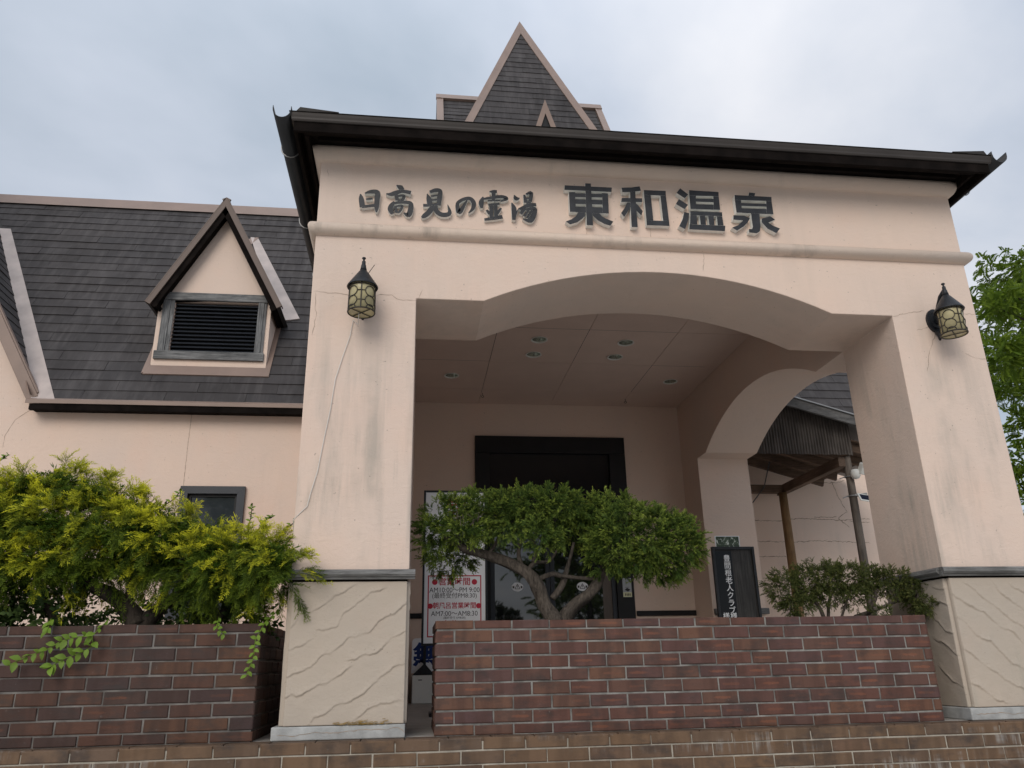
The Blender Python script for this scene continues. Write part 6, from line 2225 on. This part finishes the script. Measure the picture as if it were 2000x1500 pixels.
# leafy tree beyond the porch, and two across the car park that the door glass mirrors
def tree_shape(seed, n=10, L=0.24):
    r_ = random.Random(seed)
    vs, fs, ts = [], [], []
    for k in range(n):
        z = L * (0.1 + 0.9 * k / n)
        for sg in (-1, 1):
            l = 0.095 * r_.uniform(0.6, 1.1)
            w_ = 0.048
            o_ = len(vs)
            tw = r_.uniform(-0.5, 0.5)
            d = Vector((sg, 0.35 + 0.4 * z / L, 0.35)).normalized()
            s = Vector((0.1, 0.5 * tw, 1)).normalized()
            p = Vector((0, 0.5 * z * z / L, z))
            for q in (p, p + d * l * 0.5 + s * w_ / 2, p + d * l, p + d * l * 0.5 - s * w_ / 2):
                vs.append(tuple(q))
            fs.append((o_, o_ + 1, o_ + 2, o_ + 3))
            ts.extend([0.2, 0.5, 0.8, 0.5])
    return np.array(vs), np.array(fs), np.array(ts)


tsh = [tree_shape(i) for i in range(6)]


def tree(base, H_, crown, label, seed, dens, n_limbs=9, size=(0.8, 1.3), group=None):
    t = thing('leafy_tree', label, 'tree', base, group)
    b = Vector(base)
    r_ = random.Random(seed)
    mb = MB()
    mb.smooth = True
    mb.tube([b + Vector((0.1 * math.sin(k), 0.1 * math.cos(k * 1.3), H_ * 0.7 * k / 6)) for k in range(7)], [0.30 - 0.035 * k for k in range(7)], 12, wob=0.2)
    mb.build('trunk', 'bark_dark', t)
    cl_ = []
    for k in range(crown):
        a = r_.uniform(0, 2 * math.pi)
        rr_ = (r_.random() ** 0.6) * H_ * 0.36
        h = H_ * r_.uniform(0.34, 0.98)
        rr_ *= max(0.25, 1 - abs(h / H_ - 0.62) * 1.5)
        s = H_ * r_.uniform(0.06, 0.12)
        cl_.append((b.x + rr_ * math.cos(a), b.y + rr_ * math.sin(a), b.z + h, s * 1.25, s * 0.55))
    for k, c in enumerate(cl_[:n_limbs]):
        mb = MB()
        mb.smooth = True
        z0_ = max(H_ * 0.2, (c[2] - b.z) * 0.65)
        p0_ = Vector((b.x, b.y, b.z + min(z0_, H_ * 0.68)))
        p2_ = Vector(c[:3])
        mb.tube([p0_, p0_.lerp(p2_, 0.5) + Vector((0, 0, 0.3)), p2_], [0.10, 0.06, 0.02], 7)
        mb.build('limb', 'bark_dark', t)
    return t, cl_


def tree_foliage(t, cl_, dens, seed, size=(0.8, 1.3)):
    P, D, Rr = clump_points(cl_, dens, inner=0.15, ry=None, seed=seed)
    # widen in depth: the clumps are round in plan
    g2 = np.random.default_rng(seed)
    grow('crown', t, 'tree_foliage', tsh, P, D * np.array([1, 1, 0.4]), size=size, up=0.30, jitter=0.6, seed=seed + 1)


t, cl_ = tree((21.5, 18.5, 0), 15.0, 46, 'tall feathery green tree behind the porch pillar', 5, 60, n_limbs=14)
cl_ = [c for c in cl_ if c[0] > 17.2] + TREE
for c in TREE[:5]:
    mb = MB()
    mb.smooth = True
    a_, b_ = Vector((21.5, 18.5, 7.0)), Vector(c[:3])
    mb.tube([a_, a_.lerp(b_, 0.5) + Vector((0, 0, 0.8)), b_], [0.12, 0.07, 0.015], 7)
    mb.build('limb', 'bark_dark', t)
tree_foliage(t, cl_, 140, 31)
t, cl_ = tree((-7.0, -17.0, 0), 9.0, 30, 'broad tree across the car park mirrored in the door glass, the nearer one', 8, 30, group='trees mirrored in the door')
tree_foliage(t, cl_, 60, 41, (1.4, 2.2))
t, cl_ = tree((9.0, -22.0, 0), 11.0, 30, 'tall tree across the car park mirrored in the door glass, the farther one', 9, 30, group='trees mirrored in the door')
tree_foliage(t, cl_, 60, 51, (1.4, 2.2))
